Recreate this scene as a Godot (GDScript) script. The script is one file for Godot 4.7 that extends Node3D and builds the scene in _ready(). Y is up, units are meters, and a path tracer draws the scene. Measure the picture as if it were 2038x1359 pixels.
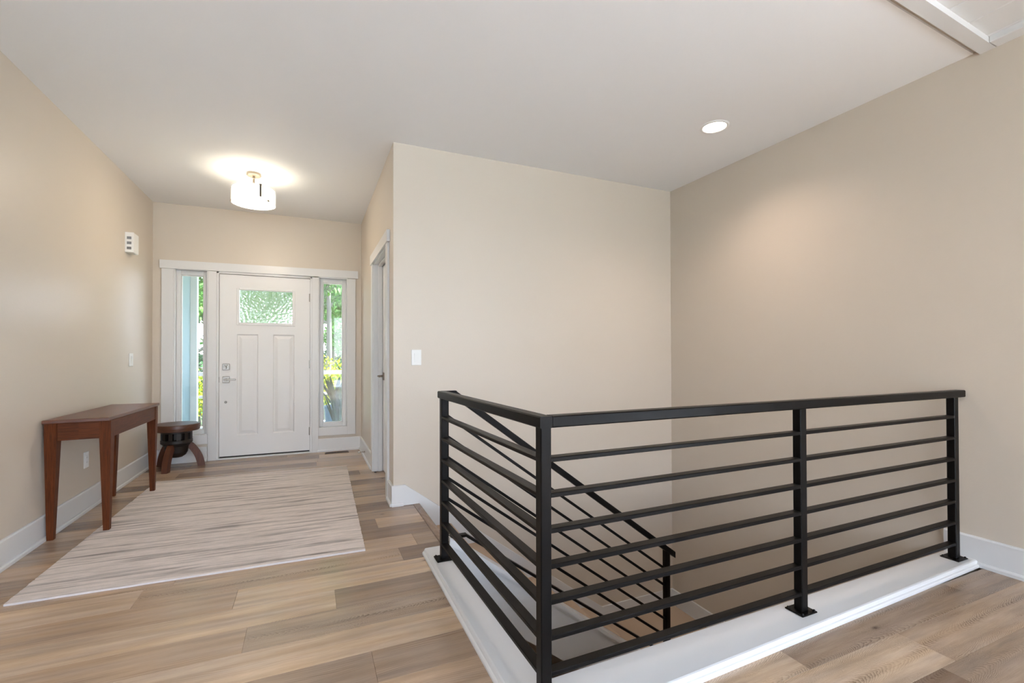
extends Node3D
# Entry hall with an open stairwell. World: x to the right, y up, the front door lies towards -z.
# P(x, y, d) gives a point d metres in front of the camera's origin (z = -d).

var M := {}                      # materials
var rng := RandomNumberGenerator.new()
const HC := 2.766                # hall ceiling
const XL := -1.512               # left wall
const XH := 0.583                # right wall of the hall
const XR := 3.300                # wall right of the stairwell
const DD := 5.964                # front door wall
const DS := 3.580                # wall behind the stairs
const BH := 0.155                # baseboard height

func _ready() -> void:
	rng.seed = 7
	camera_sky_lights()
	materials()
	shell()
	plank_floor()
	great_room()
	front_door()
	hall_door()
	staircase()
	railings()
	rug()
	console_table()
	stool()
	ceiling_lamp()
	wall_things()
	outdoors()

# ---------------------------------------------------------------- camera, sky, lights
func camera_sky_lights() -> void:
	var cam := Camera3D.new()
	cam.name = "camera"
	var yaw := deg_to_rad(23.6258)
	var pit := deg_to_rad(-0.5489)
	var rol := deg_to_rad(-0.1375)
	var fwd := Vector3(sin(yaw) * cos(pit), -sin(pit), -cos(yaw) * cos(pit))
	var right := Vector3(cos(yaw), 0, sin(yaw))
	var up := right.cross(fwd)
	var r2 := right * cos(rol) + up * sin(rol)
	var u2 := up * cos(rol) - right * sin(rol)
	cam.transform = Transform3D(Basis(r2, u2, -fwd), Vector3(0, 1.1329, 0))
	cam.projection = Camera3D.PROJECTION_FRUSTUM
	cam.near = 0.1
	cam.far = 200.0
	cam.size = 1359.0 / 921.54 * 0.1
	cam.frustum_offset = Vector2(0, 20.115 / 921.54 * 0.1)
	add_child(cam)
	cam.current = true

	var env := Environment.new()
	env.tonemap_mode = Environment.TONE_MAPPER_LINEAR
	env.tonemap_exposure = 3.5
	var sm := ProceduralSkyMaterial.new()
	sm.sky_top_color = Color(0.68, 0.79, 0.95)
	sm.sky_horizon_color = Color(0.93, 0.95, 0.97)
	sm.ground_horizon_color = Color(0.75, 0.77, 0.75)
	sm.ground_bottom_color = Color(0.45, 0.47, 0.42)
	sm.sky_energy_multiplier = 1.7
	sm.ground_energy_multiplier = 0.9
	var sky := Sky.new()
	sky.sky_material = sm
	env.sky = sky
	env.background_mode = Environment.BG_SKY
	env.sdfgi_enabled = true
	env.ssao_enabled = true
	env.ssil_enabled = true
	var we := WorldEnvironment.new()
	we.name = "world_environment"
	we.environment = env
	add_child(we)

	var sun := DirectionalLight3D.new()
	sun.name = "sun"
	sun.light_color = Color(0.915, 0.96, 1.0)
	sun.light_energy = 5.0
	sun.shadow_enabled = true
	add_child(sun)
	sun.look_at_from_position(Vector3.ZERO, Vector3(-1.2, -1.0, 0.16))

# ---------------------------------------------------------------- helpers
func P(x: float, y: float, d: float) -> Vector3:
	return Vector3(x, y, -d)

func mb() -> SurfaceTool:
	var s := SurfaceTool.new()
	s.begin(Mesh.PRIMITIVE_TRIANGLES)
	return s

func uvof(p: Vector3, n: Vector3, g: int) -> Vector2:
	var a := n.abs()
	var ax := 0 if a.x >= a.y and a.x >= a.z else (1 if a.y >= a.z else 2)
	var rest: Array[int] = []
	for i in 3:
		if i != ax: rest.append(i)
	if rest[1] == g: rest.reverse()
	return Vector2(p[rest[0]], p[rest[1]] + 0.37 * p[ax])

func tri(s: SurfaceTool, a: Vector3, b: Vector3, c: Vector3, n: Vector3, g := 0) -> void:
	# n only says which side is out
	var f := (b - a).cross(c - a)
	if f.length_squared() < 1e-16: return
	var q := [a, b, c] if f.dot(n) < 0 else [a, c, b]
	var nn := f.normalized() * (1.0 if f.dot(n) > 0 else -1.0)
	for p: Vector3 in q:
		s.set_normal(nn)
		s.set_uv(uvof(p, nn, g))
		s.add_vertex(p)

func quad(s: SurfaceTool, a: Vector3, b: Vector3, c: Vector3, d: Vector3, n: Vector3, g := 0) -> void:
	tri(s, a, b, c, n, g)
	tri(s, a, c, d, n, g)

func smooth_tri(s: SurfaceTool, p: Array, n: Array, u: Array) -> void:
	var f: Vector3 = (p[1] - p[0]).cross(p[2] - p[0])
	if f.length_squared() < 1e-18: return
	var order := [0, 1, 2] if f.dot(n[0] + n[1] + n[2]) < 0 else [0, 2, 1]
	for i in order:
		s.set_normal(n[i])
		s.set_uv(u[i])
		s.add_vertex(p[i])

func box(s: SurfaceTool, lo: Vector3, hi: Vector3, c := 0.0, g := 0) -> void:
	# a box with chamfered edges
	var a := Vector3(minf(lo.x, hi.x), minf(lo.y, hi.y), minf(lo.z, hi.z))
	var b := Vector3(maxf(lo.x, hi.x), maxf(lo.y, hi.y), maxf(lo.z, hi.z))
	var m := (a + b) / 2
	c = minf(c, 0.49 * minf(b.x - a.x, minf(b.y - a.y, b.z - a.z)))
	var e := [a, b]
	for ax in 3:
		var u := (ax + 1) % 3
		var v := (ax + 2) % 3
		for k in 2:
			var q: Array[Vector3] = []
			for uv in [[0, 0], [1, 0], [1, 1], [0, 1]]:
				var p := Vector3.ZERO
				p[ax] = e[k][ax]
				p[u] = e[uv[0]][u] + (c if uv[0] == 0 else -c)
				p[v] = e[uv[1]][v] + (c if uv[1] == 0 else -c)
				q.append(p)
			quad(s, q[0], q[1], q[2], q[3], q[0] + (q[2] - q[0]) / 2 - m, g)
	if c <= 0.0: return
	for ax in 3:                               # chamfers along ax
		var u := (ax + 1) % 3
		var v := (ax + 2) % 3
		for i in 2:
			for j in 2:
				var q: Array[Vector3] = []
				for t in 2:
					var su := c if i == 0 else -c
					var sv := c if j == 0 else -c
					var p1 := Vector3.ZERO
					p1[ax] = e[t][ax] + (c if t == 0 else -c)
					p1[u] = e[i][u] + su
					p1[v] = e[j][v]
					var p2 := p1
					p2[u] = e[i][u]
					p2[v] = e[j][v] + sv
					if t == 0: q.append_array([p1, p2])
					else: q.append_array([p2, p1])
				quad(s, q[0], q[1], q[2], q[3], (q[0] + q[2]) / 2 - m, g)
	for i in 2:
		for j in 2:
			for k in 2:
				var k3 := Vector3(e[i].x, e[j].y, e[k].z)
				var d := Vector3(c if i == 0 else -c, c if j == 0 else -c, c if k == 0 else -c)
				tri(s, k3 + Vector3(0, d.y, d.z), k3 + Vector3(d.x, 0, d.z), k3 + Vector3(d.x, d.y, 0), k3 - m, g)

func hexa(s: SurfaceTool, p: Array, g := 0) -> void:
	# eight corners: four round one end, the same four round the other
	var m := Vector3.ZERO
	for q in p: m += q / 8.0
	for f in [[0, 1, 2, 3], [4, 5, 6, 7], [0, 1, 5, 4], [1, 2, 6, 5], [2, 3, 7, 6], [3, 0, 4, 7]]:
		var c: Vector3 = (p[f[0]] + p[f[1]] + p[f[2]] + p[f[3]]) / 4.0
		quad(s, p[f[0]], p[f[1]], p[f[2]], p[f[3]], c - m, g)

func prism(s: SurfaceTool, poly: PackedVector2Array, d0: float, d1: float, g := 0) -> void:
	# polygon in x, y drawn out from depth d0 to d1
	var idx := Geometry2D.triangulate_polygon(poly)
	for k in range(0, idx.size(), 3):
		for d in [[d0, 1.0], [d1, -1.0]]:
			var q: Array[Vector3] = []
			for i in 3: q.append(P(poly[idx[k + i]].x, poly[idx[k + i]].y, d[0]))
			tri(s, q[0], q[1], q[2], Vector3(0, 0, d[1] * signf(d1 - d0)), g)
	var area := 0.0
	for i in poly.size():
		area += poly[i].cross(poly[(i + 1) % poly.size()])
	for i in poly.size():
		var a := poly[i]
		var b := poly[(i + 1) % poly.size()]
		var n := Vector2(b.y - a.y, a.x - b.x) * signf(area)
		quad(s, P(a.x, a.y, d0), P(b.x, b.y, d0), P(b.x, b.y, d1), P(a.x, a.y, d1), Vector3(n.x, n.y, 0), g)

func lathe(s: SurfaceTool, prof: Array, c: Vector3, seg := 32, sharp := true) -> void:
	# profile of (radius, height) round the vertical through c; each step keeps its own normal if sharp
	for k in prof.size() - 1:
		var a: Vector2 = prof[k]
		var b: Vector2 = prof[k + 1]
		var t := (b - a).normalized()
		var n2 := Vector2(t.y, -t.x)
		for i in seg:
			var q: Array = []
			var nn: Array = []
			var uu: Array = []
			for e in [[a, i], [b, i], [b, i + 1], [a, i + 1]]:
				var an: float = TAU * float(e[1]) / seg
				q.append(c + Vector3(cos(an) * e[0].x, e[0].y, sin(an) * e[0].x))
				nn.append(Vector3(cos(an) * n2.x, n2.y, sin(an) * n2.x).normalized())
				uu.append(Vector2(cos(an) * e[0].x * 1.0, sin(an) * e[0].x + e[0].y))
			smooth_tri(s, [q[0], q[1], q[2]], [nn[0], nn[1], nn[2]], [uu[0], uu[1], uu[2]])
			smooth_tri(s, [q[0], q[2], q[3]], [nn[0], nn[2], nn[3]], [uu[0], uu[2], uu[3]])

func tube(s: SurfaceTool, pts: Array, rad: Array, seg := 8) -> void:
	var rings: Array = []
	var norms: Array = []
	var ref := Vector3(0.31, 0.2, 0.93)
	for k in pts.size():
		var t: Vector3 = (pts[mini(k + 1, pts.size() - 1)] - pts[maxi(k - 1, 0)]).normalized()
		var u := t.cross(ref).normalized()
		var v := t.cross(u)
		var ring: Array = []
		var nr: Array = []
		for i in seg:
			var a := TAU * i / seg
			var n := u * cos(a) + v * sin(a)
			ring.append(pts[k] + n * rad[k])
			nr.append(n)
		rings.append(ring)
		norms.append(nr)
	for k in pts.size() - 1:
		for i in seg:
			var j := (i + 1) % seg
			var u0 := Vector2(float(i) / seg, k)
			smooth_tri(s, [rings[k][i], rings[k + 1][i], rings[k + 1][j]], [norms[k][i], norms[k + 1][i], norms[k + 1][j]], [u0, u0 + Vector2(0, 1), u0 + Vector2(.1, 1)])
			smooth_tri(s, [rings[k][i], rings[k + 1][j], rings[k][j]], [norms[k][i], norms[k + 1][j], norms[k][j]], [u0, u0 + Vector2(.1, 1), u0 + Vector2(.1, 0)])
	for e in [0, pts.size() - 1]:
		var t: Vector3 = (pts[0] - pts[1]) if e == 0 else (pts[e] - pts[e - 1])
		for i in seg:
			tri(s, pts[e], rings[e][i], rings[e][(i + 1) % seg], t)

func obj(called: String, s: SurfaceTool, m: Material, parent: Node = null) -> MeshInstance3D:
	var o := MeshInstance3D.new()
	s.set_material(m)
	o.mesh = s.commit()
	o.name = numbered(called) if parent == null else called
	o.cast_shadow = GeometryInstance3D.SHADOW_CASTING_SETTING_ON
	(self if parent == null else parent).add_child(o, true)
	if parent != null: o.name = o.name if o.name == called else part_name(parent, called, o)
	return o

func part_name(parent: Node, called: String, o: Node) -> String:
	var k := 1
	while parent.has_node("%s_%03d" % [called, k]) and parent.get_node("%s_%03d" % [called, k]) != o: k += 1
	return "%s_%03d" % [called, k]

func numbered(called: String) -> String:
	if not has_node(called): return called
	var k := 1
	while has_node("%s_%03d" % [called, k]): k += 1
	return "%s_%03d" % [called, k]

func tag(o: Node, label: String, category: String, group := "", kind := "") -> Node:
	o.set_meta("label", label)
	o.set_meta("category", category)
	if group: o.set_meta("group", group)
	if kind: o.set_meta("kind", kind)
	return o

func thing(called: String, label: String, category: String, at := Vector3.ZERO, kind := "", group := "") -> Node3D:
	var o := Node3D.new()
	o.name = numbered(called)
	add_child(o)
	o.position = at
	tag(o, label, category, group, kind)
	return o

func bx(called: String, lo: Vector3, hi: Vector3, m: Material, parent: Node, c := 0.0, g := 0) -> MeshInstance3D:
	# lo and hi in the world; the parent's place is taken off
	var s := mb()
	var off := Vector3.ZERO
	var q: Node = parent
	while q is Node3D and q != self:
		off += (q as Node3D).position
		q = q.get_parent()
	box(s, lo - off, hi - off, c, g)
	return obj(called, s, m, parent)

# ---------------------------------------------------------------- materials
func mat(c: Color, rough := 0.6, metal := 0.0, spec := 0.5) -> StandardMaterial3D:
	var m := StandardMaterial3D.new()
	m.albedo_color = c
	m.roughness = rough
	m.metallic = metal
	m.metallic_specular = spec
	return m

func noise(f: float, sd: int, oct := 3) -> FastNoiseLite:
	var n := FastNoiseLite.new()
	n.noise_type = FastNoiseLite.TYPE_SIMPLEX_SMOOTH
	n.frequency = f
	n.seed = sd
	n.fractal_octaves = oct
	return n

func tex(im: Image) -> ImageTexture:
	im.generate_mipmaps()
	return ImageTexture.create_from_image(im)

func bump(f: float, sd: int, strength: float, size := 256) -> ImageTexture:
	var n := noise(f, sd, 4)
	var im := n.get_seamless_image(size, size)
	im.convert(Image.FORMAT_RGBA8)
	im.bump_map_to_normal_map(strength)
	return tex(im)

func plank_image(sd: int, cathedral: float, knots: int) -> ImageTexture:
	var w := 1024
	var h := 176
	var im := Image.create(w, h, false, Image.FORMAT_RGB8)
	var n1 := noise(1.0, sd, 2)
	var n2 := noise(1.0, sd + 31, 3)
	var r := RandomNumberGenerator.new()
	r.seed = sd * 77
	var kn: Array = []
	for i in knots: kn.append(Vector3(r.randf_range(0.1, 1.1), r.randf_range(0.03, 0.15), r.randf_range(0.004, 0.008)))
	var c0 := r.randf_range(0.05, 0.14)
	for y in h:
		var v := 0.187 * y / h
		for x in w:
			var u := 1.22 * x / w
			var warp := n1.get_noise_2d(u * 2.2, v * 9.0)
			var q := (v - c0 - 0.012 * n1.get_noise_2d(u * 1.3, 5.0))
			var ring := q * q * 4200.0 + u * 52.0 + warp * 2.2 + 0.5 * n2.get_noise_2d(u * 26.0, v * 70.0) if cathedral > 0.5 else v * 105.0 + warp * 1.1 + n1.get_noise_2d(u * 0.8 + 70.0, v * 3.0) * 3.0
			var kd := 0.0
			for k in kn:
				var dx: float = (u - k.x) * 0.45
				var dy: float = v - k.y
				var e: float = sqrt(dx * dx + dy * dy) / k.z
				ring += 1.6 * exp(-e * 0.35)
				kd = maxf(kd, exp(-e * e * 0.9))
			var line := fposmod(ring, 1.0)
			line = pow(line, 2.0) * (1.0 - smoothstep(0.9, 1.0, line))
			var fade := 0.55 + 0.9 * n2.get_noise_2d(u * 2.2 + 11.0, v * 14.0)
			line *= clampf(fade, 0.1, 1.0)
			var fib := n2.get_noise_2d(u * 10.0, v * 460.0)
			var cloud := n2.get_noise_2d(u * 1.1 + 40.0, v * 24.0)
			var wide := n2.get_noise_2d(u * 0.9 + 90.0, v * 6.0)
			var t := 1.0 - (0.34 if cathedral > 0.5 else 0.14) * line + 0.055 * fib + 0.085 * cloud + 0.09 * wide - 0.30 * kd
			var cool := 0.03 * n1.get_noise_2d(u * 1.5 + 9.0, v * 12.0 + 3.0)
			im.set_pixel(x, y, Color(0.800 * t - cool * 0.5, 0.800 * (t - 0.03 * line), 0.800 * (t - 0.05 * line) + cool))
	return tex(im)

func dark_wood_image(sd: int) -> ImageTexture:
	var im := Image.create(512, 256, false, Image.FORMAT_RGB8)
	var n1 := noise(1.0, sd, 3)
	for y in 256:
		for x in 512:
			var t := 0.82 + 0.16 * n1.get_noise_2d(x * 0.006, y * 0.11) + 0.12 * n1.get_noise_2d(x * 0.02 + 50.0, y * 0.5)
			im.set_pixel(x, y, Color(t, t * 0.99, t * 0.97))
	return tex(im)

func rug_image() -> ImageTexture:
	# streaks run across the rug (image x); rows of the weave along image y
	var w := 768
	var h := 1024
	var im := Image.create(w, h, false, Image.FORMAT_RGB8)
	var n1 := noise(1.0, 5, 2)
	var n2 := noise(1.0, 15, 3)
	var n3 := noise(1.0, 25, 2)
	for y in h:
		var d := 2.25 * y / h
		for x in w:
			var a := 1.58 * x / w
			var ridge := n1.get_noise_2d(a * 0.35, d * 13.0)
			var s1 := smoothstep(-0.02, 0.60, n1.get_noise_2d(a * 0.95 + 30.0, d * 21.0))
			var s2 := smoothstep(0.05, 0.65, n1.get_noise_2d(a * 1.9 + 80.0, d * 52.0))
			var blot := smoothstep(0.0, 0.55, n2.get_noise_2d(a * 2.0, d * 5.5))
			var fine := n3.get_noise_2d(a * 120.0, d * 260.0)
			var mott := n2.get_noise_2d(a * 12.0 + 7.0, d * 30.0)
			var t := 0.90 + 0.03 * ridge - 0.15 * s1 - 0.09 * s2 - 0.07 * blot * (0.35 + 1.2 * s1) + 0.03 * fine + 0.035 * mott
			t = clampf(t, 0.5, 0.95)
			im.set_pixel(x, y, Color(t * 0.985, t * 0.945, t * 0.918))
	return tex(im)

func materials() -> void:
	var orange := bump(0.09, 3, 1.2)
	for k in [["wall", Color(0.81, 0.765, 0.707), 0.42], ["ceiling", Color(0.93, 0.93, 0.93), 0.75], ["trim", Color(0.855, 0.853, 0.85), 0.3]]:
		var m := mat(k[1], k[2])
		if k[0] != "trim":
			m.normal_enabled = true
			m.normal_texture = orange
			m.normal_scale = 0.10
			m.uv1_triplanar = true
			m.uv1_world_triplanar = true
			m.uv1_scale = Vector3.ONE * 2.5
		M[k[0]] = m
	M.door = mat(Color(0.895, 0.89, 0.885), 0.38)
	M.black = mat(Color(0.066, 0.058, 0.053), 0.36, 0.0, 0.24)
	M.nickel = mat(Color(0.62, 0.60, 0.57), 0.35, 1.0)
	M.bronze = mat(Color(0.55, 0.51, 0.46), 0.4, 0.85)
	M.lamp_metal = mat(Color(0.42, 0.39, 0.35), 0.45, 0.5)
	M.dark = mat(Color(0.03, 0.03, 0.03), 0.6)
	M.plastic = mat(Color(0.90, 0.90, 0.89), 0.35)
	M.plank_tex = []
	for k in [[11, 1.0, 0], [12, 0.0, 1], [13, 1.0, 2], [14, 0.0, 0], [15, 0.0, 1], [16, 0.0, 0]]:
		M.plank_tex.append(plank_image(k[0], k[1], k[2]))
	var tones := [Color(0.975, 0.850, 0.720), Color(0.89, 0.765, 0.645), Color(0.79, 0.68, 0.58), Color(0.67, 0.56, 0.47), Color(0.855, 0.75, 0.65)]
	M.plank = []
	for t in tones:
		var row: Array = []
		for x in M.plank_tex:
			var m := mat(t, 0.25)
			m.albedo_texture = x
			row.append(m)
		M.plank.append(row)
	var dw := dark_wood_image(4)
	for k in [["cherry", Color(0.43, 0.22, 0.095), 0.5], ["cherry_top", Color(0.47, 0.26, 0.15), 0.3], ["hub", Color(0.115, 0.075, 0.055), 0.5], ["felloe", Color(0.42, 0.235, 0.145), 0.5], ["seat", Color(0.40, 0.245, 0.165), 0.38]]:
		var m := mat(k[1], k[2])
		m.albedo_texture = dw
		m.uv1_scale = Vector3(1.2, 2.4, 1)
		if k[0] == "cherry": m.metallic_specular = 0.3
		M[k[0]] = m
	M.rug = mat(Color(0.97, 0.96, 0.955), 0.95, 0.0, 0.2)
	M.rug.albedo_texture = rug_image()
	M.rug_edge = mat(Color(0.80, 0.77, 0.75), 0.95, 0.0, 0.2)
	var cn := noise(0.35, 8, 3).get_seamless_image(256, 256)
	cn.convert(Image.FORMAT_RGB8)
	var ci := Image.create(256, 256, false, Image.FORMAT_RGB8)
	for y in 256:
		for x in 256:
			var t := 0.62 + 0.75 * (cn.get_pixel(x, y).r - 0.25)
			ci.set_pixel(x, y, Color(clampf(t, 0, 1), clampf(t * 0.97, 0, 1), clampf(t * 0.93, 0, 1)))
	M.carpet = mat(Color(0.90, 0.82, 0.745), 1.0, 0.0, 0.1)
	M.carpet.albedo_texture = tex(ci)
	M.carpet.uv1_triplanar = true
	M.carpet.uv1_world_triplanar = true
	M.carpet.uv1_scale = Vector3.ONE * 5.0
	# glass
	M.pane = mat(Color(0.96, 1.0, 0.98, 0.06), 0.02)
	M.pane.transparency = BaseMaterial3D.TRANSPARENCY_ALPHA
	M.pebble = mat(Color(1, 1, 1, 0.12), 0.06)
	M.pebble.refraction_enabled = true
	M.pebble.refraction_scale = 0.05
	M.frost = mat(Color(0.72, 0.73, 0.73), 0.12)
	M.shade = mat(Color(0.97, 0.96, 0.94), 0.4)
	M.shade.emission_enabled = true
	M.shade.emission = Color(1.0, 0.95, 0.86)
	M.shade.emission_energy_multiplier = 2.2
	M.clear = mat(Color(0.95, 0.97, 0.97, 0.22), 0.05)
	M.clear.transparency = BaseMaterial3D.TRANSPARENCY_ALPHA
	M.led = mat(Color(1, 1, 1), 0.4)
	M.led.emission_enabled = true
	M.led.emission = Color(1.0, 0.94, 0.86)
	M.led.emission_energy_multiplier = 3.0
	# outdoors
	M.siding = mat(Color(0.40, 0.48, 0.495), 0.75)
	M.deck = mat(Color(0.66, 0.64, 0.61), 0.8)
	M.patio = mat(Color(0.86, 0.85, 0.83), 0.9)
	M.grass = mat(Color(0.33, 0.42, 0.20), 0.95)
	M.bark = mat(Color(0.40, 0.37, 0.34), 0.9)
	M.pot = mat(Color(0.38, 0.50, 0.60), 0.3)
	M.soil = mat(Color(0.16, 0.12, 0.09), 0.95)
	for k in [["leaf", Color(0.30, 0.47, 0.17)], ["leaf_dark", Color(0.19, 0.38, 0.18)], ["leaf_gold", Color(0.60, 0.60, 0.10)], ["agave", Color(0.10, 0.21, 0.14)]]:
		var m := mat(k[1], 0.65, 0.0, 0.25)
		m.cull_mode = BaseMaterial3D.CULL_DISABLED
		m.backlight_enabled = true
		m.backlight = Color(k[1].r * 0.6, k[1].g * 0.7, k[1].b * 0.4) if k[0] != "agave" else Color(0.02, 0.05, 0.03)
		m.vertex_color_use_as_albedo = k[0] != "agave"
		M[k[0]] = m

# ---------------------------------------------------------------- the shell
func wall(called: String, label: String, boxes: Array, m: Material, cat := "wall") -> MeshInstance3D:
	var s := mb()
	for b in boxes: box(s, b[0], b[1])
	var o := obj(called, s, m)
	tag(o, label, cat, "", "structure")
	return o

func shell() -> void:
	wall("wall_left", "beige wall on the left of the hall above the brown console table", [[P(XL - 0.12, -0.2, 1.6), P(XL, 2.95, DD + 0.15)]], M.wall)
	wall("wall_front", "beige wall around and above the white front door", [
		[P(XL, 0, DD), P(-1.34, HC, DD + 0.15)], [P(-1.34, 2.085, DD), P(0.44, HC, DD + 0.15)], [P(0.44, 0, DD), P(XH, HC, DD + 0.15)],
		[P(-1.34, 0, DD), P(-1.0, 0.275, DD + 0.15)], [P(0.09, 0, DD), P(0.44, 0.275, DD + 0.15)],
		[P(-1.0, 0.0, DD + 0.10), P(-0.955, 2.085, DD + 0.15)], [P(0.045, 0, DD + 0.10), P(0.09, 2.085, DD + 0.15)]], M.wall)
	wall("wall_hall", "beige hall wall holding the glazed side door", [
		[P(XH, 0, DS), P(XH + 0.13, HC, 3.84)], [P(XH, 2.06, 3.84), P(XH + 0.13, HC, 4.75)], [P(XH, 0, 4.75), P(XH + 0.13, HC, DD + 0.15)]], M.wall)
	wall("wall_stair", "large pale beige wall behind the stairwell carrying the light switch", [[P(XH + 0.13, -2.75, DS), P(XR + 0.12, HC, DS + 0.12)], [P(XH, -2.75, DS + 0.02), P(XH + 0.14, -0.02, DS + 0.12)]], M.wall)
	# the right wall leans a little out of square, as in the photograph
	var s := mb()
	hexa(s, [P(XR - 0.010, -2.75, DS), P(XR + 0.12, -2.75, DS), P(XR + 0.12, 2.95, DS), P(XR - 0.010, 2.95, DS),
		P(XR + 0.005, -2.75, -0.1), P(XR + 0.12, -2.75, -0.1), P(XR + 0.12, 2.95, -0.1), P(XR + 0.005, 2.95, -0.1)])
	for q in [[-2.4, -2.15, -0.2, 2.95], [-4.7, -4.4, -0.2, 2.95], [-4.4, -0.6, 2.5, 2.95], [-4.4, -0.6, -0.2, 0.04], [-0.6, -0.1, -0.2, 2.95]]:
		box(s, P(XR + 0.005, q[2], q[0]), P(XR + 0.12, q[3], q[1]))
	tag(obj("wall_right", s, M.wall), "broad taupe wall on the right side beside the black railing", "wall", "", "structure")
	wall("wall_stairwell_left", "painted left inner face of the stairwell below the white curb", [[P(0.60, -2.75, 1.24), P(0.733, -0.03, DS)]], M.wall)
	wall("wall_stairwell_front", "painted front inner face of the stairwell below the long white curb", [[P(0.735, -2.75, 1.27), P(XR, -0.03, 1.40)]], M.wall)
	var cs := mb()
	var ce := func(x: float) -> float: return 1.284 - 0.0435 * (3.301 - x)
	hexa(cs, [P(-4.65, HC, ce.call(-4.65)), P(XR + 0.12, HC, ce.call(XR + 0.12)), P(XR + 0.12, HC, DD + 0.15), P(-4.65, HC, DD + 0.15),
		P(-4.65, HC + 0.2, ce.call(-4.65)), P(XR + 0.12, HC + 0.2, ce.call(XR + 0.12)), P(XR + 0.12, HC + 0.2, DD + 0.15), P(-4.65, HC + 0.2, DD + 0.15)])
	tag(obj("ceiling", cs, M.ceiling), "flat pale grey ceiling over the hall and stairwell", "ceiling", "", "structure")
	# room behind the side door, closed
	wall("wall_study", "walls of the closed room beyond the side door", [
		[P(1.9, 0, DS + 0.12), P(2.0, HC, DD + 0.15)], [P(XH + 0.13, 0, DD), P(1.9, HC, DD + 0.15)]], M.wall)
	wall("floor_study", "plain floor of the closed room beyond the side door", [[P(XH + 0.02, -0.2, DS + 0.12), P(2.0, -0.002, DD + 0.15)]], M.plank[2][1], "floor")
	baseboards()

func board(called: String, label: String, runs: Array) -> Node3D:
	# each run: (x0, d0, x1, d1, nx, nd): from a to b, proud by n
	var t := thing(called, label, "baseboard", Vector3.ZERO, "structure")
	for r in runs:
		var a := Vector2(r[0], r[1])
		var b := Vector2(r[2], r[3])
		var n := Vector2(r[4], r[5])
		for k in [["board", 0.015, 0.0, BH], ["shoe_moulding", 0.028, 0.0, 0.024]]:
			var s := mb()
			var h: float = k[3]
			var e: Vector2 = n * k[1]
			var ch: Vector2 = n * (k[1] - 0.006)
			var prof := [[Vector2.ZERO, k[2]], [e, k[2]], [e, h - 0.008], [ch, h], [Vector2.ZERO, h]]
			for i in prof.size():
				var p = prof[i]
				var q = prof[(i + 1) % prof.size()]
				var mid: Vector2 = (p[0] + q[0]) / 2 - n * k[1] * 0.5
				var nn := Vector3(mid.x * 10, (p[1] + q[1]) / 2 - h / 2, -mid.y * 10)
				quad(s, P(a.x + p[0].x, p[1], a.y + p[0].y), P(b.x + p[0].x, p[1], b.y + p[0].y), P(b.x + q[0].x, q[1], b.y + q[0].y), P(a.x + q[0].x, q[1], a.y + q[0].y), nn)
			for w in [[a, a - b], [b, b - a]]:
				var e2: Vector2 = w[1]
				for i in range(1, 4):
					var p = prof[i]
					var q = prof[i + 1]
					tri(s, P(w[0].x, 0, w[0].y), P(w[0].x + p[0].x, p[1], w[0].y + p[0].y), P(w[0].x + q[0].x, q[1], w[0].y + q[0].y), Vector3(e2.x, 0, -e2.y))
			obj(k[0], s, M.trim, t)
	return t

func baseboards() -> void:
	board("baseboard_left", "tall white baseboard along the left wall behind the console table", [[XL, 1.6, XL, DD, 1, 0]])
	board("baseboard_front", "white baseboard under the sidelights beside the front door", [[XL, DD, -1.02, DD, 0, -1], [0.089, DD, XH, DD, 0, -1]])
	board("baseboard_hall", "short white baseboards on either side of the glazed side door", [[XH, 4.82, XH, DD, -1, 0], [XH, DS - 0.015, XH, 3.77, -1, 0]])
	board("baseboard_stair", "white corner baseboard block where the hall wall meets the stair wall", [[XH - 0.015, DS, 0.655, DS, 0, -1]])
	board("baseboard_right", "white baseboard on the right wall ending at the stair curb", [[XR + 0.004, -0.1, XR - 0.001, 1.43, -1, 0]])

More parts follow.
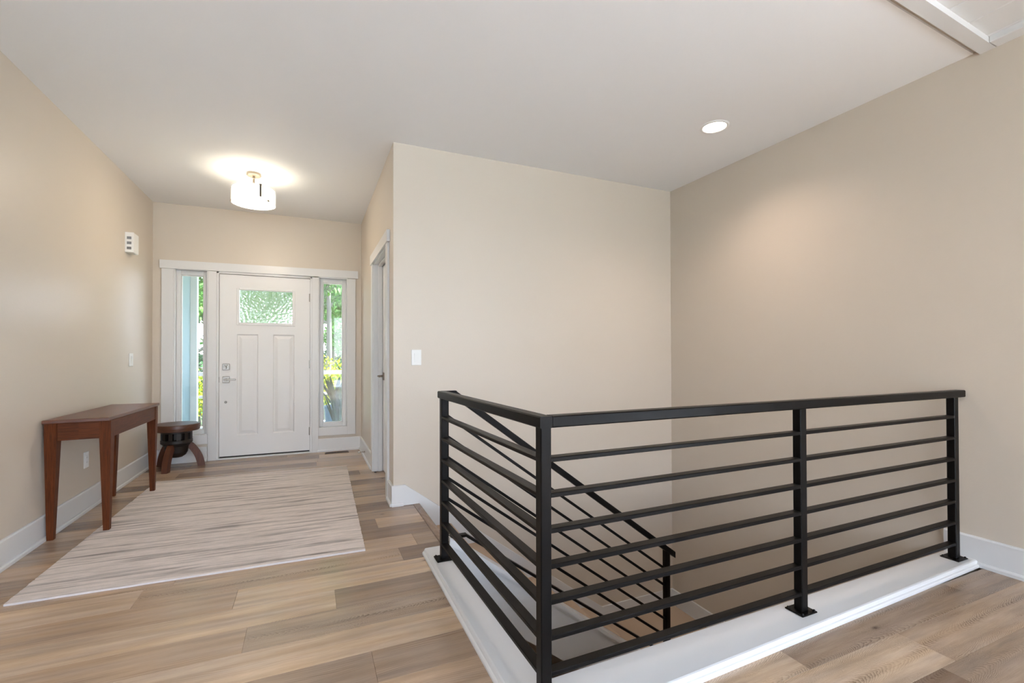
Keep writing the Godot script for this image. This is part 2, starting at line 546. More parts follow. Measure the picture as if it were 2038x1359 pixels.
func plank_floor() -> void:
	var f := thing("floor", "light brown oak-look plank floor of the hall and great room", "floor", Vector3.ZERO, "structure")
	var sub := mb()
	for b in [[P(-4.7, -0.25, -4.7), P(XR + 0.1, -0.012, 1.24)], [P(-4.7, -0.25, 1.24), P(0.6, -0.012, 1.72)], [P(XL - 0.1, -0.25, 1.72), P(0.6, -0.012, 2.6)], [P(XL - 0.1, -0.25, 2.6), P(0.73, -0.012, DS + 0.02)], [P(XL - 0.1, -0.25, DS), P(XH + 0.13, -0.012, DD + 0.15)]]:
		box(sub, b[0], b[1])
	obj("subfloor", sub, M.dark, f)
	var pw := 0.187
	var pl := 1.22
	# joints and tones read off the photograph: row -> [x of one joint, tones of planks left to right from that joint]
	var known := {0: [-0.316, {-1: 1, 0: 0}], -1: [0.114, {-1: 0, 0: 2}], -2: [-0.236, {-1: 1, 0: 4}], -3: [-0.625, {0: 0, -1: 1}], -4: [0.22, {0: 2, -1: 2}],
		1: [0.483, {0: 3, -1: 1}], 2: [-0.62, {0: 1, -1: 1}], 3: [0.95, {-1: 3, -2: 2}], 4: [0.42, {0: 1, -1: 3}], 5: [0.05, {0: 2, -1: 2}], 6: [-0.3, {0: 3, -1: 2}], 7: [0.3, {0: 1, -1: 2}], 8: [-0.5, {0: 2}],
		-7: [1.658, {0: 2, -1: 0, 1: 2}], -8: [2.195, {-1: 0, 0: 1}], 15: [-1.15, {0: 3, -1: 1}], -5: [-0.41, {0: 1}], -6: [0.75, {0: 2, -1: 0}]}
	var count := 0
	var rest := mb()
	for row in range(-38, 20):
		var d0 := 2.42 + pw * row
		var d1 := d0 + pw
		var jx := rng.randf_range(-0.6, 0.6)
		var tones := {}
		if known.has(row):
			jx = known[row][0]
			tones = known[row][1]
		# spans of x where this row has floor
		var spans: Array = []
		if d0 < 1.24 and d1 > 1.24: spans.append_array([[-4.6, 0.62], [0.62, XR + 0.005]])
		elif d0 < 1.24: spans.append([-4.6, XR + 0.005])
		elif d0 < 1.65: spans.append([-4.6, 0.62])
		elif d0 < 2.6: spans.append([XL, 0.62])
		elif d0 < 3.56: spans.append([XL, 0.728])
		else: spans.append([XL, XH + (0.13 if d0 > 3.9 and d0 < 4.6 else 0.0)])
		for sp in spans:
			var i0 := int(floor((sp[0] - jx) / pl))
			for i in range(i0, int(ceil((sp[1] - jx) / pl))):
				var xa: float = maxf(jx + i * pl, sp[0])
				var xb: float = minf(jx + (i + 1) * pl, sp[1])
				if xb - xa < 0.004: continue
				var da := d0
				var db := minf(d1, DD - 0.002)
				if d0 < 1.24 and d1 > 1.24 and xa > 0.6: db = 1.26
				if db - da < 0.01: continue
				var tone: int = tones[i] if tones.has(i) else [0, 1, 1, 2, 4, 3][rng.randi() % 6]
				var tx: int = [0, 2][rng.randi() % 2] if (row <= -7 and xa > 0.8) else [1, 3, 4, 5, 3, 5, 2, 4, 1, 0][rng.randi() % 10]
				var flip := rng.randf() < 0.5
				if d0 < -0.75 or (xb < -2.2 and d0 < 1.7):
					box(rest, P(xa + 0.0004, -0.012, da + 0.0004), P(xb - 0.0004, 0.0, db - 0.0004))
					continue
				var s := mb()
				plank(s, xa, xb, da, db, jx + i * pl, d0, flip)
				obj("plank", s, M.plank[tone][tx], f)
				count += 1
	var ro := obj("plank_field", rest, M.plank[1][1], f)
	ro.set_meta("kind", "stuff")
	# stair nosing board along the head of the stairs
	var n := mb()
	box(n, P(0.731, -0.022, 2.66), P(0.781, 0.001, DS - 0.002), 0.004, 2)
	obj("stair_nosing", n, M.plank[3][3], f)

func plank(s: SurfaceTool, xa: float, xb: float, da: float, db: float, jx: float, d0: float, flip: bool) -> void:
	var c := 0.0011
	var y0 := -0.012
	var uv := func(x: float, d: float) -> Vector2:
		var u := (x - jx) / 1.22
		var v := (d - d0) / 0.187
		return Vector2(1.0 - u, 1.0 - v) if flip else Vector2(u, v)
	var top := [Vector2(xa + c, da + c), Vector2(xb - c, da + c), Vector2(xb - c, db - c), Vector2(xa + c, db - c)]
	var low := [Vector2(xa + 0.0003, da + 0.0003), Vector2(xb - 0.0003, da + 0.0003), Vector2(xb - 0.0003, db - 0.0003), Vector2(xa + 0.0003, db - 0.0003)]
	var up := Vector3.UP
	for t in [[0, 1, 2], [0, 2, 3]]:
		var p: Array = []
		var u: Array = []
		for i in t:
			p.append(P(top[i].x, 0.0, top[i].y))
			u.append(uv.call(top[i].x, top[i].y))
		smooth_tri(s, p, [up, up, up], u)
	var ns := [Vector3(0, 0.7, 0.7), Vector3(0.7, 0.7, 0), Vector3(0, 0.7, -0.7), Vector3(-0.7, 0.7, 0)]
	for i in 4:
		var j := (i + 1) % 4
		var q := [P(top[i].x, 0, top[i].y), P(top[j].x, 0, top[j].y), P(low[j].x, -0.0012, low[j].y), P(low[i].x, -0.0012, low[i].y)]
		var u := [uv.call(top[i].x, top[i].y), uv.call(top[j].x, top[j].y), uv.call(low[j].x, low[j].y), uv.call(low[i].x, low[i].y)]
		smooth_tri(s, [q[0], q[1], q[2]], [ns[i], ns[i], ns[i]], [u[0], u[1], u[2]])
		smooth_tri(s, [q[0], q[2], q[3]], [ns[i], ns[i], ns[i]], [u[0], u[2], u[3]])
		var hn := Vector3(ns[i].x, 0, ns[i].z)
		var b0 := P(low[i].x, y0, low[i].y)
		var b1 := P(low[j].x, y0, low[j].y)
		smooth_tri(s, [q[3], q[2], b1], [hn, hn, hn], [u[3], u[2], u[2]])
		smooth_tri(s, [q[3], b1, b0], [hn, hn, hn], [u[3], u[2], u[3]])

func great_room() -> void:
	# ceiling of the room around the camera: white boards in a white frame
	var t := thing("ceiling_boards", "white board ceiling in a flat white frame at the upper right", "ceiling", Vector3.ZERO, "structure")
	var x := XR + 0.11 - 0.0
	x = 3.408
	while x > -4.7:
		bx("board", P(x - 0.2035, HC + 0.014, -4.65), P(x - 0.0012, HC + 0.034, 1.2), M.trim, t, 0.004, 2)
		x -= 0.205
	bx("deck", P(-4.7, HC + 0.034, -4.7), P(XR + 0.12, HC + 0.2, 1.262), M.trim, t)
	var fr := thing("trim_1", "flat white frame boards around the board ceiling", "trim", Vector3.ZERO, "structure")
	var s := mb()
	# front beam, slightly out of square as the photograph shows
	var be := func(x: float) -> float: return 1.258 - 0.0455 * (3.314 - x)
	var bi := func(x: float) -> float: return 1.191 - 0.0455 * (3.222 - x)
	hexa(s, [P(-4.6, HC - 0.018, be.call(-4.6)), P(XR + 0.02, HC - 0.018, be.call(XR + 0.02)), P(XR + 0.02, HC + 0.02, be.call(XR + 0.02)), P(-4.6, HC + 0.02, be.call(-4.6)),
		P(-4.6, HC - 0.018, bi.call(-4.6)), P(XR + 0.02, HC - 0.018, bi.call(XR + 0.02)), P(XR + 0.02, HC + 0.02, bi.call(XR + 0.02)), P(-4.6, HC + 0.02, bi.call(-4.6))])
	obj("beam", s, M.trim, fr)
	bx("frieze", P(XR - 0.080, HC - 0.018, -4.6), P(XR + 0.03, HC + 0.02, 1.19), M.trim, fr, 0.003)
	var rv := mb()
	hexa(rv, [P(-4.6, HC + 0.010, be.call(-4.6) - 0.01), P(XR + 0.01, HC + 0.010, be.call(XR) - 0.01), P(XR + 0.01, HC + 0.014, be.call(XR) - 0.01), P(-4.6, HC + 0.014, be.call(-4.6) - 0.01),
		P(-4.6, HC + 0.010, be.call(-4.6) + 0.04), P(XR + 0.01, HC + 0.010, be.call(XR) + 0.04), P(XR + 0.01, HC + 0.014, be.call(XR) + 0.04), P(-4.6, HC + 0.014, be.call(-4.6) + 0.04)])
	obj("reveal_strip", rv, M.wall, fr)
	wall("wall_return", "beige return wall beside the hall entrance", [[P(-4.7, -0.2, 1.6), P(XL - 0.12, 2.95, 1.72)]], M.wall)
	# window walls behind and to the left of the camera
	var back: Array = [[P(-4.7, -0.2, -4.7), P(XR + 0.1, 0.04, -4.6)], [P(-4.7, 2.5, -4.7), P(XR + 0.1, 2.95, -4.6)]]
	var xs := [-4.7, -4.2, -2.0, -1.75, 0.45, 0.7, 2.9, 3.4]
	for i in range(0, 8, 2): back.append([P(xs[i], 0.04, -4.7), P(xs[i + 1], 2.5, -4.6)])
	wall("wall_back", "beige window wall behind the camera", back, M.wall)
	wall("wall_side", "beige wall of the great room left of the camera", [[P(-4.7, -0.2, -4.6), P(-4.6, 2.95, 1.6)]], M.wall)
	var k := 3
	for i in range(1, 7, 2):
		var w := thing("window_%d" % k, "tall white framed great room window number %d behind the camera" % (k - 2), "window", Vector3.ZERO, "structure")
		window_frame(w, P(xs[i], 0.04, -4.67), P(xs[i + 1], 2.5, -4.63), 0)
		k += 1
	for q in [[-4.4, -2.4], [-2.15, -0.6]]:
		var w := thing("window_%d" % k, "tall white framed window number %d in the right wall behind the camera" % (k - 5), "window", Vector3.ZERO, "structure")
		window_frame(w, P(XR + 0.05, 0.04, q[0]), P(XR + 0.09, 2.5, q[1]), 2)
		k += 1

func window_frame(w: Node3D, lo: Vector3, hi: Vector3, ax: int) -> void:
	var a := Vector3(minf(lo.x, hi.x), minf(lo.y, hi.y), minf(lo.z, hi.z))
	var b := Vector3(maxf(lo.x, hi.x), maxf(lo.y, hi.y), maxf(lo.z, hi.z))
	var s := mb()
	var f := 0.06
	box(s, a, Vector3(b.x, a.y + f, b.z))
	box(s, Vector3(a.x, b.y - f, a.z), b)
	var p := a
	var q := b
	p.y += f
	q.y -= f
	for e in 2:
		var p2 := p
		var q2 := q
		if e == 0: q2[ax] = p[ax] + f
		else: p2[ax] = q[ax] - f
		box(s, p2, q2)
	obj("frame", s, M.trim, w)
	var pp := p
	var qq := q
	pp[ax] += f
	qq[ax] -= f
	var oth := 2 - ax
	var mid := (pp[oth] + qq[oth]) / 2
	pp[oth] = mid - 0.002
	qq[oth] = mid + 0.002
	var g := mb()
	box(g, pp, qq)
	obj("pane", g, M.pane, w)

# ---------------------------------------------------------------- front door and side door
func front_door() -> void:
	var t := thing("door_1", "white front door with a small textured window and two tall panels", "door", P(-0.455, 0, DD), "structure")
	var f := DD + 0.012                       # face of the slab
	var b := f + 0.045
	var x0 := -0.911
	var x1 := 0.003
	var y0 := 0.03
	var y1 := 2.049
	# slab: stiles and rails around the light and the two panels
	var off: Vector3 = t.position
	var s := mb()
	var gx := [-0.748, -0.152]                # light opening
	var gy := [1.487, 1.905]
	var pa := [-0.744, -0.534]
	var pb := [-0.384, -0.162]
	var py := [0.255, 1.385]
	for r in [[x0, pa[0], y0, y1], [pb[1], x1, y0, y1], [pa[0], pb[1], y0, py[0]], [pa[0], pb[1], py[1], gy[0]], [pa[0], pb[1], gy[1], y1], [pa[1], pb[0], py[0], py[1]], [pa[0] - 0.001, gx[0], gy[0], gy[1]], [gx[1], pb[1] + 0.001, gy[0], gy[1]]]:
		if r[1] > r[0]: box(s, P(r[0], r[2], f) - off, P(r[1], r[3], b) - off)
	obj("slab", s, M.door, t)
	for p in [pa, pb]:
		var q := mb()
		var i0 := P(p[0], py[0], f) - off
		var i1 := P(p[1], py[1], f) - off
		panel_field(q, i0, i1)
		obj("panel", q, M.door, t)
	# raised frame of the light, stop and pane
	var fr := mb()
	for r in [[gx[0], gx[0] + 0.027, gy[0], gy[1]], [gx[1] - 0.032, gx[1], gy[0], gy[1]], [gx[0] + 0.027, gx[1] - 0.032, gy[0], gy[0] + 0.03], [gx[0] + 0.027, gx[1] - 0.032, gy[1] - 0.022, gy[1]]]:
		box(fr, P(r[0], r[2], f - 0.008) - off, P(r[1], r[3], b + 0.008) - off, 0.004)
	obj("light_frame", fr, M.door, t)
	obj("pane", pebbled(P(gx[0] + 0.024, gy[0] + 0.026, f + 0.018) - off, P(gx[1] - 0.028, gy[1] - 0.018, f + 0.026) - off), M.pebble, t)
	bx("sweep", P(x0 + 0.004, 0.014, f + 0.004), P(x1 - 0.004, 0.031, b - 0.004), M.dark, t)
	# hardware
	var bolt := bx("deadbolt", P(-0.881, 0.985, f - 0.012), P(-0.811, 1.055, f), M.nickel, t, 0.004)
	bx("thumb_turn", P(-0.852, 1.0, f - 0.030), P(-0.838, 1.035, f - 0.012), M.nickel, bolt, 0.003)
	for k in [-0.862, -0.832]:
		bx("screw_head", P(k - 0.004, 1.033, f - 0.0135), P(k + 0.004, 1.041, f - 0.012), M.dark, bolt)
	var lv := bx("handle", P(-0.881, 0.845, f - 0.010), P(-0.811, 0.915, f), M.nickel, t, 0.004)
	var sp := mb()
	tube(sp, [P(-0.846, 0.88, f - 0.008) - off, P(-0.846, 0.88, f - 0.048) - off], [0.014, 0.012], 14)
	obj("spindle", sp, M.nickel, lv)
	bx("lever", P(-0.862, 0.872, f - 0.058), P(-0.746, 0.888, f - 0.044), M.nickel, lv, 0.004)
	var cy := mb()
	tube(cy, [P(-0.849, 0.63, f + 0.002) - off, P(-0.849, 0.63, f - 0.006) - off, P(-0.849, 0.63, f - 0.010) - off], [0.013, 0.013, 0.007], 16)
	obj("plug", cy, M.nickel, t)
	for y in [1.828, 1.041, 0.255]:
		var h := mb()
		tube(h, [P(0.004, y - 0.048, f - 0.006) - off, P(0.004, y + 0.048, f - 0.006) - off], [0.0065, 0.0065], 10)
		box(h, P(-0.006, y - 0.045, f - 0.002) - off, P(0.012, y + 0.045, f + 0.004) - off)
		obj("hinge", h, M.nickel, t)
	# jamb and threshold
	var j := mb()
	for r in [[-0.937, -0.914, 0.0, 2.075], [0.006, 0.03, 0.0, 2.075], [-0.937, 0.03, 2.052, 2.078]]:
		box(j, P(r[0], r[2], DD - 0.006) - off, P(r[1], r[3], DD + 0.14) - off, 0.002)
	for r in [[-0.914, -0.90, 0.0, 2.052], [-0.008, 0.006, 0.0, 2.052], [-0.914, 0.006, 2.040, 2.052]]:
		box(j, P(r[0], r[2], b + 0.003) - off, P(r[1], r[3], DD + 0.14) - off)
	obj("jamb", j, M.trim, t)
	bx("threshold", P(-0.94, -0.01, DD - 0.012), P(0.035, 0.014, DD + 0.15), M.trim, t, 0.003)
	bx("strike_plate", P(-0.9145, 0.85, f - 0.004), P(-0.9125, 0.91, f + 0.03), M.dark, t)
	# casings: two mullions to the floor, outer legs, aprons and head
	var c := thing("trim_2", "wide flat white casing framing the front door and both sidelights", "trim", P(-0.455, 0, DD), "structure")
	var cf := DD - 0.019
	for r in [["mullion", -1.014, 0.0, -0.934], ["mullion", 0.026, 0.0, 0.097]]:
		bx("mullion", P(r[1], 0, cf), P(r[3], 2.071, DD), M.trim, c, 0.002)
	bx("side_casing", P(-1.432, 0.188, cf), P(-1.325, 2.071, DD), M.trim, c, 0.002)
	bx("side_casing", P(0.422, 0.190, cf), P(0.515, 2.076, DD), M.trim, c, 0.002)
	bx("apron", P(-1.325, 0.186, cf), P(-1.014, 0.284, DD), M.trim, c, 0.002)
	bx("apron", P(0.097, 0.191, cf), P(0.422, 0.287, DD), M.trim, c, 0.002)
	var hd := mb()
	var o2: Vector3 = c.position
	hexa(hd, [P(-1.447, 2.071, DD - 0.026) - o2, P(0.543, 2.083, DD - 0.026) - o2, P(0.543, 2.174, DD - 0.026) - o2, P(-1.447, 2.159, DD - 0.026) - o2,
		P(-1.447, 2.071, DD) - o2, P(0.543, 2.083, DD) - o2, P(0.543, 2.174, DD) - o2, P(-1.447, 2.159, DD) - o2])
	obj("head_casing", hd, M.trim, c)
	# sidelights
	var spots := [[1, -1.325, -1.014, "narrow left sidelight window beside the front door above the stool"], [2, 0.097, 0.422, "narrow right sidelight window beside the front door above the floor vent"]]
	for q in spots:
		var w := thing("window_%d" % q[0], q[3], "window", P((q[1] + q[2]) / 2, 0.28, DD), "structure")
		var ow: Vector3 = w.position
		var fm := mb()
		var ax: float = q[1]
		var bxx: float = q[2]
		# jamb lining
		for r in [[ax, ax + 0.010, 0.28, 2.082], [bxx - 0.010, bxx, 0.28, 2.082], [ax, bxx, 0.276, 0.288], [ax, bxx, 2.070, 2.084]]:
			box(fm, P(r[0], r[2], DD - 0.012) - ow, P(r[1], r[3], DD + 0.14) - ow, 0.001)
		obj("lining", fm, M.trim, w)
		var sa := mb()
		var l: float = ax + 0.010
		var r2: float = bxx - 0.010
		for r in [[l, l + 0.040, 0.288, 2.070], [r2 - 0.040, r2, 0.288, 2.070], [l + 0.04, r2 - 0.04, 0.288, 0.333], [l + 0.04, r2 - 0.04, 2.022, 2.070]]:
			box(sa, P(r[0], r[2], DD + 0.050) - ow, P(r[1], r[3], DD + 0.10) - ow, 0.003)
		for r in [[l + 0.040, l + 0.050, 0.333, 2.022], [r2 - 0.050, r2 - 0.040, 0.333, 2.022], [l + 0.05, r2 - 0.05, 0.333, 0.343], [l + 0.05, r2 - 0.05, 2.012, 2.022]]:
			box(sa, P(r[0], r[2], DD + 0.062) - ow, P(r[1], r[3], DD + 0.09) - ow, 0.002)
		obj("frame", sa, M.trim, w)
		bx("pane", P(l + 0.046, 0.338, DD + 0.072), P(r2 - 0.046, 2.018, DD + 0.078), M.pane, w)

func pebbled(a: Vector3, b: Vector3) -> SurfaceTool:
	# a solid pane whose room side is wavy like pebbled glass; a is the near lower left corner, b the far upper right
	var n1 := noise(1.0, 71, 2)
	var nu := 84
	var nv := 52
	var s := mb()
	var at := func(i: int, j: int) -> Vector3:
		var x := lerpf(a.x, b.x, float(i) / nu)
		var y := lerpf(a.y, b.y, float(j) / nv)
		return Vector3(x, y, a.z + 0.0032 * n1.get_noise_2d(x * 30.0, y * 30.0))
	for k in 2:
		for j in nv + 1:
			for i in nu + 1:
				var p: Vector3 = at.call(i, j)
				var n := Vector3(0, 0, -1)
				if k == 0:
					var e: Vector3 = at.call(i + 1, j) - at.call(i - 1, j)
					var g: Vector3 = at.call(i, j + 1) - at.call(i, j - 1)
					n = e.cross(g).normalized()
				else: p.z = b.z
				s.set_normal(n)
				s.set_uv(Vector2(p.x, p.y))
				s.add_vertex(p)
	var w := nu + 1
	for k in 2:
		var o := k * w * (nv + 1)
		for j in nv:
			for i in nu:
				var q := o + j * w + i
				var c := [q, q + w, q + 1, q + 1, q + w, q + w + 1] if k == 0 else [q, q + 1, q + w, q + 1, q + w + 1, q + w]
				for v in c: s.add_index(v)
	return s

func panel_field(s: SurfaceTool, a: Vector3, b: Vector3) -> void:
	# raised panel: falls 9 mm at the rim, rises again to a flat field; a.z is the slab's face, deeper is -z
	var steps := [[0.0, 0.0], [0.010, 0.010], [0.020, 0.010], [0.050, 0.002]]
	for k in steps.size() - 1:
		var p := rect(a, b, steps[k][0], steps[k][1])
		var q := rect(a, b, steps[k + 1][0], steps[k + 1][1])
		for i in 4:
			quad(s, p[i], p[(i + 1) % 4], q[(i + 1) % 4], q[i], Vector3(0, 0, 1))
	var e := rect(a, b, 0.050, 0.002)
	quad(s, e[0], e[1], e[2], e[3], Vector3(0, 0, 1))
	var k2 := rect(a, b, 0.0, 0.045)
	quad(s, k2[0], k2[1], k2[2], k2[3], Vector3(0, 0, -1))

func rect(a: Vector3, b: Vector3, ins: float, deep: float) -> Array[Vector3]:
	var z := a.z - deep
	return [Vector3(a.x + ins, a.y + ins, z), Vector3(b.x - ins, a.y + ins, z), Vector3(b.x - ins, b.y - ins, z), Vector3(a.x + ins, b.y - ins, z)]

func hall_door() -> void:
	var t := thing("door_2", "white side door with a long glass panel and lever in the hall wall", "door", P(XH + 0.09, 0, 4.3), "structure")
	var off: Vector3 = t.position
	var xf := XH + 0.085
	var d0 := 3.865
	var d1 := 4.722
	var s := mb()
	for r in [[d0, 3.98, 0.012, 2.03], [4.607, d1, 0.012, 2.03], [3.98, 4.607, 0.012, 0.255], [3.98, 4.607, 1.905, 2.03]]:
		box(s, P(xf, r[2], r[0]) - off, P(xf + 0.036, r[3], r[1]) - off, 0.003)
	obj("slab", s, M.door, t)
	bx("pane", P(xf + 0.014, 0.25, 3.975), P(xf + 0.020, 1.91, 4.612), M.frost, t)
	var bd := mb()
	for r in [[3.98, 3.992, 0.255, 1.905], [4.595, 4.607, 0.255, 1.905], [3.98, 4.607, 0.255, 0.267], [3.98, 4.607, 1.893, 1.905]]:
		box(bd, P(xf + 0.004, r[2], r[0]) - off, P(xf + 0.016, r[3], r[1]) - off, 0.003)
	obj("glazing_bead", bd, M.door, t)
	var lv := bx("handle", P(xf - 0.008, 0.900, 4.630), P(xf, 0.975, 4.700), M.bronze, t, 0.003)
	var sp := mb()
	tube(sp, [P(xf, 0.94, 4.665) - off, P(xf - 0.05, 0.94, 4.665) - off], [0.011, 0.010], 12)
	obj("spindle", sp, M.bronze, lv)
	bx("lever", P(xf - 0.060, 0.932, 4.56), P(xf - 0.046, 0.948, 4.68), M.bronze, lv, 0.004)
	for y in [1.85, 1.05, 0.25]:
		var h := mb()
		tube(h, [P(xf - 0.005, y - 0.045, d0 + 0.002) - off, P(xf - 0.005, y + 0.045, d0 + 0.002) - off], [0.006, 0.006], 8)
		obj("hinge", h, M.bronze, t)
	var j := mb()
	for r in [[3.843, 3.862, 0.0, 2.058], [4.725, 4.747, 0.0, 2.058], [3.843, 4.747, 2.036, 2.058]]:
		box(j, P(XH - 0.004, r[2], r[0]) - off, P(XH + 0.134, r[3], r[1]) - off, 0.002)
	for r in [[3.862, 3.874, 0.0, 2.036], [4.713, 4.725, 0.0, 2.036], [3.862, 4.725, 2.024, 2.036]]:
		box(j, P(xf - 0.046, r[2], r[0]) - off, P(xf - 0.006, r[3], r[1]) - off, 0.002)
	obj("jamb", j, M.trim, t)
	var c := thing("trim_3", "white casing around the glazed side door in the hall wall", "trim", P(XH, 0, 4.3), "structure")
	bx("side_casing", P(XH - 0.019, 0, 3.765), P(XH, 2.045, 3.855), M.trim, c, 0.002)
	bx("side_casing", P(XH - 0.019, 0, 4.735), P(XH, 2.045, 4.822), M.trim, c, 0.002)
	bx("head_casing", P(XH - 0.026, 2.045, 3.74), P(XH, 2.14, 4.845), M.trim, c, 0.002)

# ---------------------------------------------------------------- stairs
const RI := 0.187
const GO := 0.254
const X1 := 0.755                # face of the first riser
func nose(x: float) -> float:    # height of the line of nosings
	return -RI / GO * (x - 0.778)

func staircase() -> void:
	var t := thing("staircase", "carpeted stairs with white skirts going down behind the black railing", "staircase", P(0.778, 0, 3.1))
	var off: Vector3 = t.position
	var dn := 2.615
	for k in range(1, 7):
		var s := mb()
		var xa := X1 + GO * (k - 1)
		var y := -RI * k
		# one carpeted step: riser above and tread with a rounded nose
		var poly := PackedVector2Array([Vector2(xa, y + RI - 0.03), Vector2(xa, y), Vector2(xa + GO + 0.010, y), Vector2(xa + GO + 0.022, y - 0.005), Vector2(xa + GO + 0.026, y - 0.016), Vector2(xa + GO + 0.020, y - 0.030), Vector2(xa + GO, y - 0.034), Vector2(xa + GO, y - 0.06), Vector2(xa - 0.012, y - 0.06), Vector2(xa - 0.012, y + RI - 0.03)])
		for i in poly.size(): poly[i] -= Vector2(off.x, off.y)
		prism(s, poly, dn - 3.1, DS - 0.016 - 3.1)
		obj("carpeted_step", s, M.carpet, t)
	var ld := mb()
	var yl := -RI * 7
	box(ld, P(X1 + GO * 6 - 0.012, yl - 0.06, 1.41) - off, P(XR - 0.011, yl, DS - 0.016) - off, 0.012)
	box(ld, P(X1 + GO * 6 - 0.012, yl - 0.06, dn) - off, P(X1 + GO * 6, yl + RI - 0.03, DS - 0.016) - off)
	obj("landing", ld, M.carpet, t)
	for k in range(1, 7):                     # lower flight, back towards the left
		var s := mb()
		var xb := X1 + GO * 6 - GO * (k - 1)
		var y := yl - RI * k
		box(s, P(xb - GO - (0.02 if k < 6 else 0.0), y - 0.06, 1.41) - off, P(xb, y, 2.52) - off, 0.01)
		box(s, P(xb - 0.012, y, 1.41) - off, P(xb, y + RI - 0.04, 2.52) - off)
		obj("carpeted_step", s, M.carpet, t)
	# sloping white skirt on the stair wall
	var sk := mb()
	var sl := -RI / GO
	var pts := PackedVector2Array([Vector2(0.655, 0.0), Vector2(0.655, BH), Vector2(0.668, BH), Vector2(2.456, -1.161), Vector2(XR - 0.012, -1.161), Vector2(XR - 0.012, -1.33), Vector2(2.25, -1.33), Vector2(0.74, -0.24), Vector2(0.74, 0.0)])
	for i in pts.size(): pts[i] -= Vector2(off.x, off.y)
	prism(sk, pts, DS - 0.014 - 3.1, DS - 3.1)
	obj("wall_skirt", sk, M.trim, t)
	var ls := mb()
	box(ls, P(XR - 0.026, -1.33, 1.41) - off, P(XR - 0.009, -1.161, DS - 0.014) - off, 0.003)
	obj("landing_baseboard", ls, M.trim, t)
	# closed white stringer on the open side with its cap moulding
	var st := mb()
	var xs := 0.735
	var xe := 2.30
	var sp := PackedVector2Array([Vector2(xs, nose(xs) + 0.03), Vector2(xe, nose(xe) + 0.03), Vector2(xe, nose(xe) - 0.285), Vector2(xs, nose(xs) - 0.285)])
	for i in sp.size(): sp[i] -= Vector2(off.x, off.y)
	prism(st, sp, 2.585 - 3.1, 2.62 - 3.1)
	obj("stringer", st, M.trim, t)
	for m in [["cap", 2.568, 2.668, 0.038, 0.066], ["cap_moulding", 2.574, 2.592, 0.024, 0.038]]:
		var cs := mb()
		var cp := PackedVector2Array([Vector2(xs, nose(xs) + m[3]), Vector2(xe, nose(xe) + m[3]), Vector2(xe, nose(xe) + m[4]), Vector2(xs, nose(xs) + m[4])])
		for i in cp.size(): cp[i] -= Vector2(off.x, off.y)
		prism(cs, cp, m[1] - 3.1, m[2] - 3.1)
		obj(m[0], cs, M.trim, t)
	var un := mb()                            # plastered underside of the upper flight
	hexa(un, [P(xs, nose(xs) - 0.27, 2.60) - off, P(xe, nose(xe) - 0.27, 2.60) - off, P(xe, nose(xe) - 0.285, 2.60) - off, P(xs, nose(xs) - 0.285, 2.60) - off,
		P(xs, nose(xs) - 0.27, DS) - off, P(xe, nose(xe) - 0.27, DS) - off, P(xe, nose(xe) - 0.285, DS) - off, P(xs, nose(xs) - 0.285, DS) - off])
	obj("soffit", un, M.wall, t)
	wall("floor_lower", "carpeted lower floor at the foot of the stairs", [[P(0.6, -2.8, 1.3), P(XR + 0.1, -2.618, DS + 0.1)]], M.carpet, "floor")
	# white curb round the stair opening
	var c := thing("trim_4", "white L-shaped floor curb under the black railing", "trim", P(0.66, 0, 1.3), "structure")
	var oc: Vector3 = c.position
	curb(c, oc, [Vector2(0.594, 2.645), Vector2(0.5835, 1.196), Vector2(XR + 0.012, 1.2745)], [Vector2(0.748, 2.645), Vector2(0.748, 1.405), Vector2(XR + 0.012, 1.425)])

func curb(c: Node3D, oc: Vector3, outer: Array, inner: Array) -> void:
	# two boards with a stepped, rounded outer edge
	var prof := [[0.000, 0.000], [0.000, 0.010], [0.004, 0.015], [0.009, 0.017], [0.011, 0.024], [0.015, 0.030], [0.021, 0.032]]
	for k in 2:
		var s := mb()
		var a: Vector2 = outer[k]
		var b: Vector2 = outer[k + 1]
		var ia: Vector2 = inner[k]
		var ib: Vector2 = inner[k + 1]
		var at := func(e: Vector2, i: Vector2, q: Array) -> Vector3:
			var v: Vector2 = e
			if k == 0: v.x += q[0]
			else: v.y += q[0]
			if e == outer[1]: v = e + Vector2(q[0], q[0])
			return P(v.x, q[1], v.y) - oc
		for j in prof.size() - 1:
			var n := Vector3(-1, 0.6, 0) if k == 0 else Vector3(0, 0.6, 1)
			quad(s, at.call(a, ia, prof[j]), at.call(b, ib, prof[j]), at.call(b, ib, prof[j + 1]), at.call(a, ia, prof[j + 1]), n, 2 if k == 0 else 0)
		var l: Array = prof[-1]
		quad(s, at.call(a, ia, l), at.call(b, ib, l), P(ib.x, l[1], ib.y) - oc, P(ia.x, l[1], ia.y) - oc, Vector3.UP, 2 if k == 0 else 0)
		var inn := Vector3(1, 0, 0) if k == 0 else Vector3(0, 0, -1)
		quad(s, P(ia.x, l[1], ia.y) - oc, P(ib.x, l[1], ib.y) - oc, P(ib.x, -0.03, ib.y) - oc, P(ia.x, -0.03, ia.y) - oc, inn)
		quad(s, P(ia.x, 0.0, ia.y) - oc, P(ib.x, 0.0, ib.y) - oc, P(b.x, 0, b.y) - oc, P(a.x, 0, a.y) - oc, Vector3.DOWN)
		for w in [[a, ia, -1.0], [b, ib, 1.0]]:
			if k == 0 and w[0] == a:
				quad(s, P(a.x, 0, a.y) - oc, at.call(a, ia, l), P(ia.x, l[1], ia.y) - oc, P(ia.x, -0.03, ia.y) - oc, Vector3(0, 0, -1))
		obj("curb_board", s, M.trim, c)

